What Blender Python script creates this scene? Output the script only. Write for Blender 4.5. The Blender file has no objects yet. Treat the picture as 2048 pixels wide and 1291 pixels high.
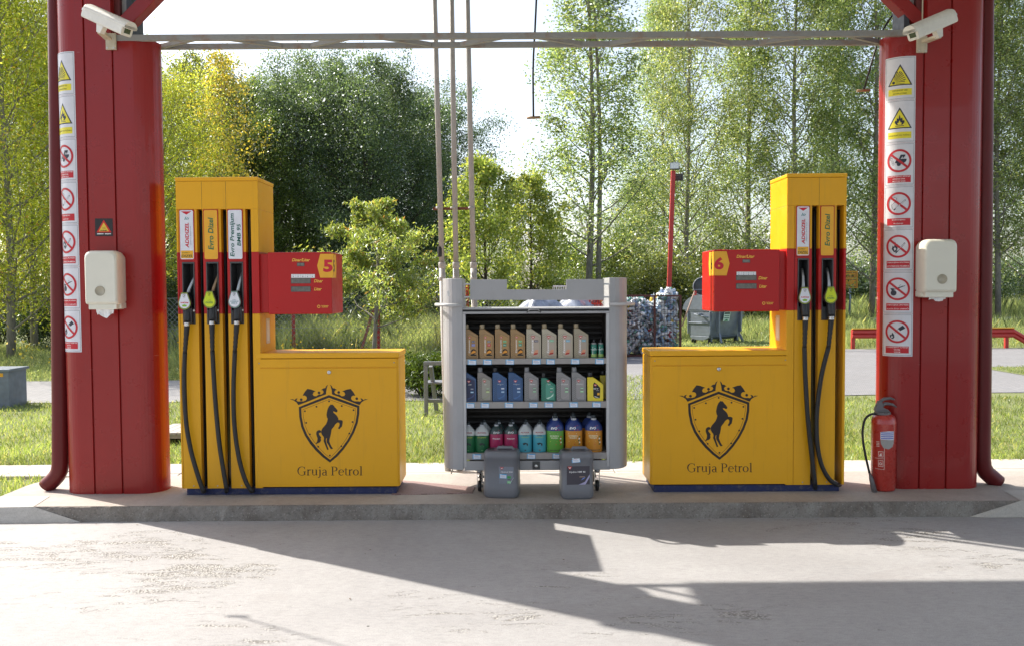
import bpy, bmesh, math, random
import numpy as np
from mathutils import Vector, Matrix
R = math.radians
scene = bpy.context.scene
col = scene.collection
random.seed(7)

# ---------------------------------------------------------------- camera
F, CX, CY = 1750.0, 1024.0, 645.5
CAM = Vector((0.0, 0.0, 1.64))
PITCH, ROLL = R(2.275), R(-0.35)
camrot = Matrix.Rotation(math.pi / 2 - PITCH, 4, 'X') @ Matrix.Rotation(ROLL, 4, 'Z')
cam_data = bpy.data.cameras.new('camera')
cam = bpy.data.objects.new('camera', cam_data)
col.objects.link(cam)
cam.matrix_world = Matrix.Translation(CAM) @ camrot
cam_data.sensor_width = 36
cam_data.lens = 36 * F / 2048
cam_data.clip_start = 0.05
cam_data.clip_end = 1500
scene.camera = cam

# ---------------------------------------------------------------- world and sun
SUN_EL, SUN_DIR = R(41.2), Vector((-.848, .53, 0))       # towards the sun, on the ground
world = bpy.data.worlds.new('World'); scene.world = world
world.use_nodes = True
nt = world.node_tree; nt.nodes.clear()
sky = nt.nodes.new('ShaderNodeTexSky'); sky.sky_type = 'NISHITA'; sky.sun_disc = False
sky.sun_elevation = SUN_EL
sky.sun_rotation = math.atan2(SUN_DIR.x, SUN_DIR.y) % (2 * math.pi)
sky.altitude = 100; sky.air_density = 1.0; sky.dust_density = 2.6; sky.ozone_density = 1.0
bg = nt.nodes.new('ShaderNodeBackground'); bg.inputs['Strength'].default_value = 0.15
wo = nt.nodes.new('ShaderNodeOutputWorld')
hz_ = nt.nodes.new('ShaderNodeHueSaturation'); hz_.inputs['Saturation'].default_value = .68     # thin white haze over the whole sky
nt.links.new(sky.outputs[0], hz_.inputs['Color']); nt.links.new(hz_.outputs[0], bg.inputs[0]); nt.links.new(bg.outputs[0], wo.inputs[0])
ld = bpy.data.lights.new('sun', 'SUN'); ld.energy = 4.6; ld.angle = R(0.5); ld.color = (1.0, .93, .82)
sun = bpy.data.objects.new('sun', ld); col.objects.link(sun)
sd = Vector((SUN_DIR.x * math.cos(SUN_EL), SUN_DIR.y * math.cos(SUN_EL), math.sin(SUN_EL)))
sun.rotation_euler = sd.to_track_quat('Z', 'Y').to_euler()
sun.location = (-20, 20, 20)
scene.view_settings.view_transform = 'Standard'
scene.view_settings.look = 'None'
scene.view_settings.exposure = 0.9
scene.view_settings.gamma = 1.0
scene.cycles.max_bounces = 8
scene.cycles.diffuse_bounces = 4
scene.cycles.transparent_max_bounces = 8

# ---------------------------------------------------------------- helpers
_cm = camrot.to_3x3()
def W(px, py, Y):
    """the point at depth Y that the photo shows at pixel (px, py)"""
    d = _cm @ Vector(((px - CX) / F, -(py - CY) / F, -1))
    return CAM + d * (Y / d.y)
def G(px, py, z=0.0):
    """the point at height z that the photo shows at pixel (px, py)"""
    d = _cm @ Vector(((px - CX) / F, -(py - CY) / F, -1))
    return CAM + d * ((z - CAM.z) / d.z)
def X_(px, Y, py=800): return W(px, py, Y).x
def Z_(py, Y, px=1024): return W(px, py, Y).z

def lin(c):
    c = c / 255
    return c / 12.92 if c <= .04045 else ((c + .055) / 1.055) ** 2.4
def rgb(r, g, b): return (lin(r), lin(g), lin(b))

_mats = {}
def N(nt, kind, **kw):
    n = nt.nodes.new(kind)
    for k, v in kw.items():
        if k in n.inputs: n.inputs[k].default_value = v
        else: setattr(n, k, v)
    return n
def newmat(name):
    m = bpy.data.materials.new(name); m.use_nodes = True
    nt = m.node_tree; nt.nodes.clear()
    out = nt.nodes.new('ShaderNodeOutputMaterial')
    p = nt.nodes.new('ShaderNodeBsdfPrincipled')
    nt.links.new(p.outputs[0], out.inputs[0])
    return m, nt, p, out
def mixc(nt, fac, a, b):
    n = nt.nodes.new('ShaderNodeMix'); n.data_type = 'RGBA'
    for i, v in ((0, fac), (6, a), (7, b)):
        if hasattr(v, 'links') or hasattr(v, 'node'): nt.links.new(v, n.inputs[i])
        elif v is not None: n.inputs[i].default_value = v if i == 0 else (*v[:3], 1)
    return n.outputs[2]
def ramp(nt, fac, stops):
    n = nt.nodes.new('ShaderNodeValToRGB'); cr = n.color_ramp
    while len(cr.elements) < len(stops): cr.elements.new(.5)
    for e, (p, c) in zip(cr.elements, stops):
        e.position = p; e.color = (*c, 1) if len(c) == 3 else c
    nt.links.new(fac, n.inputs[0]); return n.outputs[0]
def noise(nt, scale, detail=4, rough=.55, vec=None, dist=0):
    n = nt.nodes.new('ShaderNodeTexNoise')
    n.inputs['Scale'].default_value = scale; n.inputs['Detail'].default_value = detail
    n.inputs['Roughness'].default_value = rough; n.inputs['Distortion'].default_value = dist
    if vec is not None: nt.links.new(vec, n.inputs['Vector'])
    return n.outputs[0]
def coords(nt, scale=(1, 1, 1), loc=(0, 0, 0), which='Object'):
    t = nt.nodes.new('ShaderNodeTexCoord'); m = nt.nodes.new('ShaderNodeMapping')
    m.inputs['Scale'].default_value = scale; m.inputs['Location'].default_value = loc
    nt.links.new(t.outputs[which], m.inputs[0]); return m.outputs[0]
def bump(nt, p, h, strength=.3, dist=.01):
    b = nt.nodes.new('ShaderNodeBump'); b.inputs['Strength'].default_value = strength
    b.inputs['Distance'].default_value = dist
    nt.links.new(h, b.inputs['Height']); nt.links.new(b.outputs[0], p.inputs['Normal']); return b

def paint(name, c, rough=.4, metal=0.0, var=.12, scale=6, bmp=.0, dirt=0.0, coat=0.0, spec=.5, wear=0):
    """painted or plastic surface with slight unevenness, optional dust"""
    if name in _mats: return _mats[name]
    m, nt, p, out = newmat(name)
    v = coords(nt)
    n = noise(nt, scale, 5, .6, v)
    c1 = tuple(x * (1 - var) for x in c); c2 = tuple(min(1, x * (1 + var)) for x in c)
    base = ramp(nt, n, [(.3, c1), (.7, c2)])
    if dirt:
        g = noise(nt, scale * 2.3, 8, .7, v, .4)
        f = ramp(nt, g, [(.52, (0, 0, 0)), (.75, (dirt, dirt, dirt))])
        base = mixc(nt, f, base, (.22, .19, .15))
    if wear:      # faint rain streaks, a few chips and scratches
        st = noise(nt, 3.2, 6, .7, coords(nt, (9, 9, .55)), .2)
        base = mixc(nt, ramp(nt, st, [(.56, (0, 0, 0)), (.78, (.4,) * 3)]), base, tuple(x * .55 + .03 for x in c))
        vo = nt.nodes.new('ShaderNodeTexVoronoi'); vo.inputs['Scale'].default_value = 4.3; nt.links.new(v, vo.inputs['Vector'])
        base = mixc(nt, ramp(nt, vo.outputs['Distance'], [(.018, (.8,) * 3), (.028, (0, 0, 0))]), base, (.06, .04, .035))
        vs_ = nt.nodes.new('ShaderNodeTexVoronoi'); vs_.inputs['Scale'].default_value = 1.5; nt.links.new(coords(nt, (1.5, 1, 9), (.3, 0, .7)), vs_.inputs['Vector'])
        base = mixc(nt, ramp(nt, vs_.outputs['Distance'], [(.03, (.5,) * 3), (.045, (0, 0, 0))]), base, tuple(min(.8, x + .18) for x in c))
    nt.links.new(base, p.inputs['Base Color'])
    r = ramp(nt, noise(nt, scale * 4, 4, .6, v), [(.3, (rough * .8,) * 3), (.7, (min(1, rough * 1.25),) * 3)])
    nt.links.new(r, p.inputs['Roughness'])
    p.inputs['Metallic'].default_value = metal
    p.inputs['Coat Weight'].default_value = coat
    p.inputs['Specular IOR Level'].default_value = spec
    if bmp: bump(nt, p, noise(nt, scale * 8, 3, .5, v), bmp, .003)
    _mats[name] = m; return m
def ink(r, g, b, rough=.45):
    """print colour given as sRGB 0..255"""
    return paint('print_%d_%d_%d' % (r, g, b), rgb(r, g, b), rough, var=.05, scale=20)

class MB:
    """collects shapes in world space and links them as ONE mesh object"""
    def __init__(s): s.v = []; s.f = []; s.mi = []; s.sm = []; s.mats = []
    def mat(s, m):
        if m not in s.mats: s.mats.append(m)
        return s.mats.index(m)
    def add(s, verts, faces, m, smooth=False):
        b = len(s.v); k = s.mat(m)
        s.v += [tuple(v) for v in verts]
        for f in faces: s.f.append([b + i for i in f]); s.mi.append(k); s.sm.append(smooth)
        return s
    def poly(s, pts, m): return s.add(pts, [list(range(len(pts)))], m)
    def box(s, x0, x1, y0, y1, z0, z1, m, M=None):
        x0, x1 = min(x0, x1), max(x0, x1); y0, y1 = min(y0, y1), max(y0, y1); z0, z1 = min(z0, z1), max(z0, z1)
        v = [Vector(p) for p in ((x0,y0,z0),(x1,y0,z0),(x1,y1,z0),(x0,y1,z0),(x0,y0,z1),(x1,y0,z1),(x1,y1,z1),(x0,y1,z1))]
        if M is not None: v = [M @ p for p in v]
        return s.add(v, [(0,3,2,1),(4,5,6,7),(0,1,5,4),(1,2,6,5),(2,3,7,6),(3,0,4,7)], m)
    def prism(s, pts, f0, f1, m, smooth=False):
        """pts: 2D outline (counter-clockwise), f0/f1 map a 2D point to its two 3D ends"""
        n = len(pts)
        v = [f0(p) for p in pts] + [f1(p) for p in pts]
        s.add(v, [list(range(n))[::-1], list(range(n, 2 * n))], m)
        b = len(s.v) - 2 * n; k = s.mat(m)
        for i in range(n):
            j = (i + 1) % n
            s.f.append([b + i, b + j, b + n + j, b + n + i]); s.mi.append(k); s.sm.append(smooth)
        return s
    def beam(s, a, b, w, h, m, up=Vector((0, 0, 1))):
        """square bar from a to b, w wide, h tall"""
        a, b = Vector(a), Vector(b); d = (b - a); L = d.length; d.normalize()
        sx = d.cross(up)
        if sx.length < 1e-4: sx = d.cross(Vector((0, 1, 0)))
        sx.normalize(); uz = sx.cross(d)
        M = Matrix((( sx.x, d.x, uz.x, a.x), (sx.y, d.y, uz.y, a.y), (sx.z, d.z, uz.z, a.z), (0, 0, 0, 1)))
        return s.box(-w / 2, w / 2, 0, L, -h / 2, h / 2, m, M)
    def tube(s, pts, r, m, seg=12, caps=True, smooth=True):
        pts = [Vector(p) for p in pts]; n = len(pts)
        rs = list(r) if hasattr(r, '__len__') else [r] * n
        ref = None; V = []; Fc = []
        for i in range(n):
            t = (pts[min(i + 1, n - 1)] - pts[max(i - 1, 0)]); 
            if t.length < 1e-9: t = Vector((0, 0, 1))
            t.normalize()
            if ref is None: ref = Vector((0, 0, 1)) if abs(t.z) < .9 else Vector((1, 0, 0))
            u = t.cross(ref); u.normalize(); w = t.cross(u); ref = -w
            for k in range(seg):
                a = 2 * math.pi * k / seg
                V.append(pts[i] + (u * math.cos(a) + w * math.sin(a)) * rs[i])
        for i in range(n - 1):
            for k in range(seg):
                k2 = (k + 1) % seg
                Fc.append((i * seg + k, i * seg + k2, (i + 1) * seg + k2, (i + 1) * seg + k))
        b = len(s.v)
        s.add(V, Fc, m, smooth)
        if caps:
            q = s.mat(m)
            s.f += [[b + k for k in range(seg)][::-1], [b + (n - 1) * seg + k for k in range(seg)]]
            s.mi += [q, q]; s.sm += [False, False]
        return s
    def lathe(s, prof, c, m, seg=24, sx=1.0, sy=1.0, M=None, smooth=True, cap=True):
        """prof: (radius, z) from bottom to top round the vertical through c"""
        c = Vector(c); V = []; Fc = []; n = len(prof)
        for r, z in prof:
            for k in range(seg):
                a = 2 * math.pi * k / seg
                p = Vector((r * sx * math.cos(a), r * sy * math.sin(a), z))
                V.append(c + (M @ p if M is not None else p))
        for i in range(n - 1):
            for k in range(seg):
                k2 = (k + 1) % seg
                Fc.append((i * seg + k, i * seg + k2, (i + 1) * seg + k2, (i + 1) * seg + k))
        b = len(s.v); s.add(V, Fc, m, smooth)
        if cap:
            q = s.mat(m)
            s.f += [[b + k for k in range(seg)][::-1], [b + (n - 1) * seg + k for k in range(seg)]]
            s.mi += [q, q]; s.sm += [False, False]
        return s
    def merge(s, o, M):
        b = len(s.v); s.v += [tuple(M @ Vector(v)) for v in o.v]
        for f, k, sm in zip(o.f, o.mi, o.sm):
            s.f.append([b + i for i in f]); s.mi.append(s.mat(o.mats[k])); s.sm.append(sm)
    def build(s, name, parent=None, bevel=0, seg=2, autosmooth=False):
        root = parent
        while root is not None and root.parent is not None: root = root.parent
        off = root.location if root is not None else Vector((0, 0, 0))
        me = bpy.data.meshes.new(name)
        me.from_pydata([(x - off[0], y - off[1], z - off[2]) for x, y, z in s.v], [], s.f)
        for m in s.mats: me.materials.append(m)
        me.polygons.foreach_set('material_index', s.mi)
        me.polygons.foreach_set('use_smooth', s.sm)
        me.update()
        o = bpy.data.objects.new(name, me); col.objects.link(o)
        if parent is not None: o.parent = parent
        if bevel:
            b = o.modifiers.new('bevel', 'BEVEL'); b.width = bevel; b.segments = seg
            b.limit_method = 'ANGLE'; b.angle_limit = R(35); b.harden_normals = False
        return o

def tag(o, label=None, cat=None, group=None, kind=None):
    if label: o['label'] = label
    if cat: o['category'] = cat
    if group: o['group'] = group
    if kind: o['kind'] = kind
    return o
def thing(name, label, cat, loc=(0, 0, 0), group=None):
    o = bpy.data.objects.new(name, None); col.objects.link(o)
    o.location = loc; o.empty_display_size = .1
    return tag(o, label, cat, group)
def dup(root, loc, rz=0.0, label=None, scale=None):
    def cp(o, parent):
        c = o.copy(); col.objects.link(c); c.parent = parent
        for ch in o.children: cp(ch, c)
        return c
    r = cp(root, None)
    r.location = loc; r.rotation_euler = (0, 0, rz)
    if label: r['label'] = label
    if scale: r.scale = scale if hasattr(scale, '__len__') else (scale,) * 3
    return r

# flat print: shapes in 2D laid on a surface by a mapping f(u, v, layer)
_txt = {}
def text_mesh(s, bold=0.0, shear=0.0, spacing=1.0, line=1.0):
    key = (s, bold, shear, spacing, line)
    if key in _txt: return _txt[key]
    c = bpy.data.curves.new('lettering', 'FONT'); c.body = s; c.offset = bold; c.shear = shear
    c.space_character = spacing; c.resolution_u = 3; c.align_x = 'CENTER'; c.space_line = line; c.size = 1
    o = bpy.data.objects.new('lettering', c); col.objects.link(o)
    dg = bpy.context.evaluated_depsgraph_get(); dg.update()
    me = bpy.data.meshes.new_from_object(o.evaluated_get(dg))
    vs = [(v.co.x, v.co.y) for v in me.vertices]; fs = [list(p.vertices) for p in me.polygons]
    bpy.data.objects.remove(o); bpy.data.curves.remove(c); bpy.data.meshes.remove(me)
    if vs:
        xs = [v[0] for v in vs]; ys = [v[1] for v in vs]
        bb = (min(xs), max(xs), min(ys), max(ys))
    else: bb = (0, 1, 0, 1)
    _txt[key] = (vs, fs, bb); return _txt[key]
def clip_u(P, c, sg):
    out = []
    for i in range(len(P)):
        a, b = P[i], P[(i + 1) % len(P)]; da, db = (a[0] - c) * sg, (b[0] - c) * sg
        if da >= 0: out.append(a)
        if (da > 0 > db) or (da < 0 < db):
            t = da / (da - db); out.append((c, a[1] + (b[1] - a[1]) * t))
    return out
class Art:
    def __init__(s, mb, f, du=0): s.mb = mb; s.f = f; s.du = du     # du: strip width for print on curved faces
    def poly(s, pts, m, L=1):
        if s.du:
            u0, u1 = min(p[0] for p in pts), max(p[0] for p in pts)
            if u1 - u0 > s.du:
                n = int(math.ceil((u1 - u0) / s.du)); w = (u1 - u0) / n
                for i in range(n):
                    q = clip_u(clip_u(pts, u0 + i * w, 1), u0 + (i + 1) * w, -1)
                    if len(q) > 2: s.mb.poly([s.f(u, v, L) for u, v in q], m)
                return
        s.mb.poly([s.f(u, v, L) for u, v in pts], m)
    def rect(s, u0, v0, u1, v1, m, L=1, nu=1):
        for i in range(nu):
            a = u0 + (u1 - u0) * i / nu; b = u0 + (u1 - u0) * (i + 1) / nu
            s.poly([(a, v0), (b, v0), (b, v1), (a, v1)], m, L)
    def rrect(s, u0, v0, u1, v1, r, m, L=1):
        P = []
        su = 1 if u1 > u0 else -1; sv = 1 if v1 > v0 else -1
        for cu, cv, a0 in ((u0 + r * su, v0 + r * sv, 180), (u1 - r * su, v0 + r * sv, 270), (u1 - r * su, v1 - r * sv, 0), (u0 + r * su, v1 - r * sv, 90)):
            for k in range(5):
                a = R(a0 + 22.5 * k); P.append((cu + r * su * math.cos(a), cv + r * sv * math.sin(a)))
        s.poly(P, m, L)
    def disc(s, u, v, r, m, L=1, n=16, ru=1.0):
        s.poly([(u + r * ru * math.cos(2 * math.pi * k / n), v + r * math.sin(2 * math.pi * k / n)) for k in range(n)], m, L)
    def ring(s, u, v, r0, r1, m, L=1, n=28):
        for k in range(n):
            a, b = 2 * math.pi * k / n, 2 * math.pi * (k + 1) / n
            s.poly([(u + r0 * math.cos(a), v + r0 * math.sin(a)), (u + r1 * math.cos(a), v + r1 * math.sin(a)),
                    (u + r1 * math.cos(b), v + r1 * math.sin(b)), (u + r0 * math.cos(b), v + r0 * math.sin(b))], m, L)
    def line(s, pts, w, m, L=1):
        ws = w if hasattr(w, '__len__') else [w] * len(pts)
        P = [Vector((*p,)) for p in pts]; n = len(P); A = []; B = []
        for i in range(n):
            t = P[min(i + 1, n - 1)] - P[max(i - 1, 0)]
            if t.length < 1e-9: t = Vector((1, 0))
            t.normalize(); q = Vector((-t.y, t.x)) * ws[i] / 2
            A.append(P[i] + q); B.append(P[i] - q)
        for i in range(n - 1):
            s.poly([tuple(A[i]), tuple(A[i + 1]), tuple(B[i + 1]), tuple(B[i])], m, L)
    def loop(s, O, I, m, L=1):
        n = len(O)
        for i in range(n):
            j = (i + 1) % n; s.poly([O[i], O[j], I[j], I[i]], m, L)
    def text(s, t, u, v, h, m, L=2, w=None, rot=0, bold=0.0, shear=0.0, flip=1, line=1.0, spacing=1.0):
        """t centred on (u, v), h tall over all its lines; w stretches it to a width; rot in degrees"""
        vs, fs, (x0, x1, y0, y1) = text_mesh(t, bold, shear, spacing, line)
        k = h / (y1 - y0); kx = k if w is None else w / (x1 - x0)
        cx, cy = (x0 + x1) / 2, (y0 + y1) / 2; c_, s_ = math.cos(R(rot)), math.sin(R(rot))
        P = []
        for x, y in vs:
            x = (x - cx) * kx; y = (y - cy) * k
            P.append(s.f(u + x * c_ - y * s_, v + flip * (x * s_ + y * c_), L))
        s.mb.add(P, fs, m)
def flat(Y, eps=.0007):
    """photo pixels on the upright plane at depth Y, facing the camera"""
    def f(u, v, L):
        p = W(u, v, Y); return Vector((p.x, Y - eps * L, p.z))
    return f
# ---------------------------------------------------------------- materials
YEL = paint('yellow_enamel', (.76, .38, .012), .36, var=.035, scale=1.6, dirt=.03, spec=.3, wear=1)
YEL2 = paint('yellow_enamel_cap', (.79, .40, .014), .36, var=.035, scale=1.6, dirt=.03, spec=.3)
REDP = paint('red_enamel', (.44, .010, .010), .34, var=.04, scale=2, dirt=.02, spec=.35)
PIL = paint('pillar_red_sheet', (.27, .010, .009), .30, var=.04, scale=1.4, spec=.4, coat=.16, wear=1)
PILD = paint('pillar_red_dark', (.13, .018, .018), .5, var=.12, scale=4)
SEAM = paint('seam_shadow_gap', (.05, .012, .012), .8)
PIPE = paint('downpipe_maroon', (.12, .012, .013), .36, var=.06, scale=1.5, spec=.3)
BLUE = paint('blue_plinth', (.014, .022, .09), .55, var=.2, scale=12, dirt=.5)
BLK = paint('black_rubber', (.012, .012, .014), .5, var=.2, scale=20)
BLK2 = paint('black_plastic', (.018, .018, .02), .4, var=.2, scale=20)
DGREY = paint('dark_grey_plastic', (.06, .062, .066), .45)
CHROME = paint('worn_chrome', (.62, .62, .62), .28, 1.0, var=.1, scale=30)
ALU = paint('dull_aluminium', (.42, .43, .44), .42, .9, var=.1, scale=20)
BRASS = paint('dull_brass_spout', (.30, .20, .12), .45, .8)
GREYP = paint('grey_rack_paint', (.36, .36, .375), .42, var=.05, scale=4, dirt=.12, coat=.1)
GREYD = paint('grey_rack_shelf', (.33, .31, .30), .5, var=.08, scale=10, dirt=.15)
SHUT = paint('brown_roller_slats', (.055, .047, .042), .5, var=.15, scale=10)
CREAM = paint('cream_plastic', (.72, .70, .60), .35, var=.04, scale=3, dirt=.08, coat=.2)
CREAM2 = paint('aged_cream_metal', (.55, .49, .36), .5, var=.12, scale=20, dirt=.2)
CAMW = paint('camera_white', (.72, .70, .64), .4, var=.06, scale=15, dirt=.15)
PAPER = paint('tissue_paper', (.82, .82, .82), .9, var=.04, scale=20)
GLASSD = paint('dark_lens', (.03, .04, .035), .08, var=.2, coat=1)
STEELR = None
def rusty():
    m, nt, p, out = newmat('rusty_grey_steel')
    v = coords(nt)
    base = ramp(nt, noise(nt, 9, 6, .65, v), [(.52, (.27, .27, .255)), (.68, (.26, .19, .15)), (.82, (.16, .075, .05))])
    nt.links.new(base, p.inputs['Base Color']); p.inputs['Roughness'].default_value = .6
    bump(nt, p, noise(nt, 60, 4, .6, v), .25, .002); return m
STEELR = rusty()
PIPEG = paint('grey_vent_pipe', (.36, .355, .35), .5, var=.08, scale=9, dirt=.15)
RUST = paint('rust', (.16, .055, .035), .8, var=.4, scale=25)
REDS = paint('red_steel', (.40, .03, .025), .45, var=.12, scale=6, dirt=.15)
GALV = paint('galvanised_steel', (.20, .235, .29), .42, .35, var=.15, scale=5, dirt=.3)
GALV2 = paint('galvanised_steel_dull', (.17, .20, .25), .5, .2, var=.2, scale=8, dirt=.3)
CANG = paint('grey_canister_plastic', (.16, .165, .185), .42, var=.06, scale=6)
EXT = paint('extinguisher_red', (.42, .035, .025), .28, var=.06, scale=6, coat=.4, dirt=.08)
WOODG = paint('grey_weathered_wood', (.42, .39, .35), .8, var=.25, scale=8, dirt=.2)
FEN = paint('grey_bench_paint', (.20, .21, .23), .55, var=.12, scale=8, dirt=.2)
BARK = None
def bark(name, a, b):
    m, nt, p, out = newmat(name)
    v = coords(nt, (6, 6, 1.5))
    n = noise(nt, 3, 6, .7, v, .6)
    nt.links.new(ramp(nt, n, [(.3, a), (.7, b)]), p.inputs['Base Color']); p.inputs['Roughness'].default_value = .95
    bump(nt, p, n, .6, .02); return m
BARK = bark('grey_bark', (.13, .12, .10), (.32, .29, .25))
BARKD = bark('dark_bark', (.02, .016, .012), (.07, .055, .042))

def concrete(name, light, dark, pebbles=False, scale=1.0, stain=.5):
    m, nt, p, out = newmat(name)
    v = coords(nt)
    n1 = noise(nt, .55 * scale, 6, .62, v, .6); n2 = noise(nt, 9 * scale, 8, .7, v); n3 = noise(nt, 160 * scale, 3, .6, v)
    c = ramp(nt, n1, [(.3, dark), (.62, light)])
    c = mixc(nt, ramp(nt, n2, [(.35, (stain * .5,) * 3), (.6, (0, 0, 0))]), c, tuple(x * .72 for x in dark))
    c = mixc(nt, ramp(nt, n3, [(.3, (.45,) * 3), (.55, (0, 0, 0))]), c, tuple(x * .5 for x in dark))
    ng = noise(nt, 38 * scale, 6, .75, coords(nt, (.5, 1.2, 1)))
    c = mixc(nt, ramp(nt, ng, [(.36, (.35,) * 3), (.5, (0, 0, 0))]), c, tuple(x * .66 for x in dark))
    c = mixc(nt, ramp(nt, ng, [(.55, (0, 0, 0)), (.72, (.3,) * 3)]), c, tuple(min(.7, x * 1.25) for x in light))
    # brownish oil and water stains
    n4 = noise(nt, 1.3 * scale, 5, .6, coords(nt, (1, 2.2, 1), (3.3, 1.7, 0)), .8)
    c = mixc(nt, ramp(nt, n4, [(.56, (0, 0, 0)), (.74, (.35,) * 3)]), c, (dark[0] * .82, dark[1] * .78, dark[2] * .74))
    vo = nt.nodes.new('ShaderNodeTexVoronoi'); vo.inputs['Scale'].default_value = 2.2 * scale
    nt.links.new(v, vo.inputs['Vector'])
    spots = ramp(nt, vo.outputs['Distance'], [(.012, (1, 1, 1)), (.02, (0, 0, 0))])
    c = mixc(nt, spots, c, (.05, .045, .04))
    h = n2
    if pebbles:
        pv = nt.nodes.new('ShaderNodeTexVoronoi'); pv.inputs['Scale'].default_value = 75
        nt.links.new(v, pv.inputs['Vector'])
        a = noise(nt, .8, 3, .5, coords(nt, (.6, 1.1, 1), (8.3, .9, 0)), .4)
        b = noise(nt, 7, 6, .72, coords(nt, (.45, 1.5, 1), (1.1, 5.1, 0)), 1.2)
        mm = nt.nodes.new('ShaderNodeMath'); mm.operation = 'MULTIPLY'
        nt.links.new(a, mm.inputs[0]); nt.links.new(b, mm.inputs[1])
        mask = ramp(nt, mm.outputs[0], [(.31, (0, 0, 0)), (.37, (.9, .9, .9))])
        peb = ramp(nt, pv.outputs['Distance'], [(.25, (.46, .45, .43)), (.6, (.20, .19, .18))])
        c = mixc(nt, mask, c, peb)
        mx = nt.nodes.new('ShaderNodeMix'); mx.data_type = 'FLOAT'
        nt.links.new(mask, mx.inputs[0]); nt.links.new(n2, mx.inputs[2])
        inv = nt.nodes.new('ShaderNodeMath'); inv.operation = 'MULTIPLY_ADD'
        inv.inputs[1].default_value = -3.5; inv.inputs[2].default_value = 1.2
        nt.links.new(pv.outputs['Distance'], inv.inputs[0]); nt.links.new(inv.outputs[0], mx.inputs[3])
        h = mx.outputs[0]
    nt.links.new(c, p.inputs['Base Color']); p.inputs['Roughness'].default_value = .72
    p.inputs['Specular IOR Level'].default_value = .3
    bump(nt, p, h, .5, .006); return m
CONC = concrete('forecourt_concrete', (.405, .40, .405), (.325, .32, .327), True, stain=.35)
CONI = concrete('island_concrete', (.50, .45, .41), (.36, .32, .29), False, 1.5, .5)
def kerbmat():
    m, nt, p, out = newmat('rough_kerb_concrete')
    v = coords(nt)
    n1 = noise(nt, 4, 6, .7, v, .5); n2 = noise(nt, 70, 6, .75, v)
    c = ramp(nt, n1, [(.3, (.20, .17, .145)), (.7, (.42, .39, .355))])
    c = mixc(nt, ramp(nt, n2, [(.36, (.6,) * 3), (.47, (0, 0, 0))]), c, (.10, .08, .07))
    vo = nt.nodes.new('ShaderNodeTexVoronoi'); vo.inputs['Scale'].default_value = 45
    nt.links.new(v, vo.inputs['Vector'])
    c = mixc(nt, ramp(nt, vo.outputs['Distance'], [(.14, (.6,) * 3), (.24, (0, 0, 0))]), c, (.5, .47, .43))
    nt.links.new(c, p.inputs['Base Color']); p.inputs['Roughness'].default_value = .95
    bump(nt, p, n2, 1.0, .02); return m
KERB = kerbmat()
CONW = concrete('pale_concrete_slab', (.56, .53, .49), (.46, .43, .39), False, 1.2, .3)
def pavers():
    m, nt, p, out = newmat('grey_block_paving')
    b = nt.nodes.new('ShaderNodeTexBrick'); b.inputs['Scale'].default_value = 5
    b.inputs['Color1'].default_value = (.25, .25, .265, 1); b.inputs['Color2'].default_value = (.31, .30, .31, 1)
    b.inputs['Mortar'].default_value = (.12, .12, .11, 1); b.inputs['Mortar Size'].default_value = .025
    v = coords(nt); nt.links.new(v, b.inputs['Vector'])
    c = mixc(nt, ramp(nt, noise(nt, 1.2, 6, .6, v), [(.35, (.3,) * 3), (.65, (0, 0, 0))]), b.outputs[0], (.17, .165, .16))
    nt.links.new(c, p.inputs['Base Color']); p.inputs['Roughness'].default_value = .8
    bump(nt, p, b.outputs[0], .4, .01); return m
PAVE = pavers()
ASPH = concrete('worn_asphalt', (.26, .26, .27), (.20, .20, .205), False, 1.0, .3)
def soil(name, a, b, c2):
    m, nt, p, out = newmat(name)
    v = coords(nt)
    c = ramp(nt, noise(nt, .35, 6, .65, v, .5), [(.3, a), (.7, b)])
    c = mixc(nt, ramp(nt, noise(nt, 14, 6, .7, v), [(.45, (0, 0, 0)), (.7, (.7,) * 3)]), c, c2)
    nt.links.new(c, p.inputs['Base Color']); p.inputs['Roughness'].default_value = .95
    bump(nt, p, noise(nt, 30, 4, .6, v), .6, .03); return m
SOIL = soil('grassy_soil', (.06, .085, .02), (.10, .12, .035), (.13, .10, .06))
LAWN = soil('lawn_ground', (.13, .17, .055), (.19, .22, .08), (.25, .22, .13))

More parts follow.
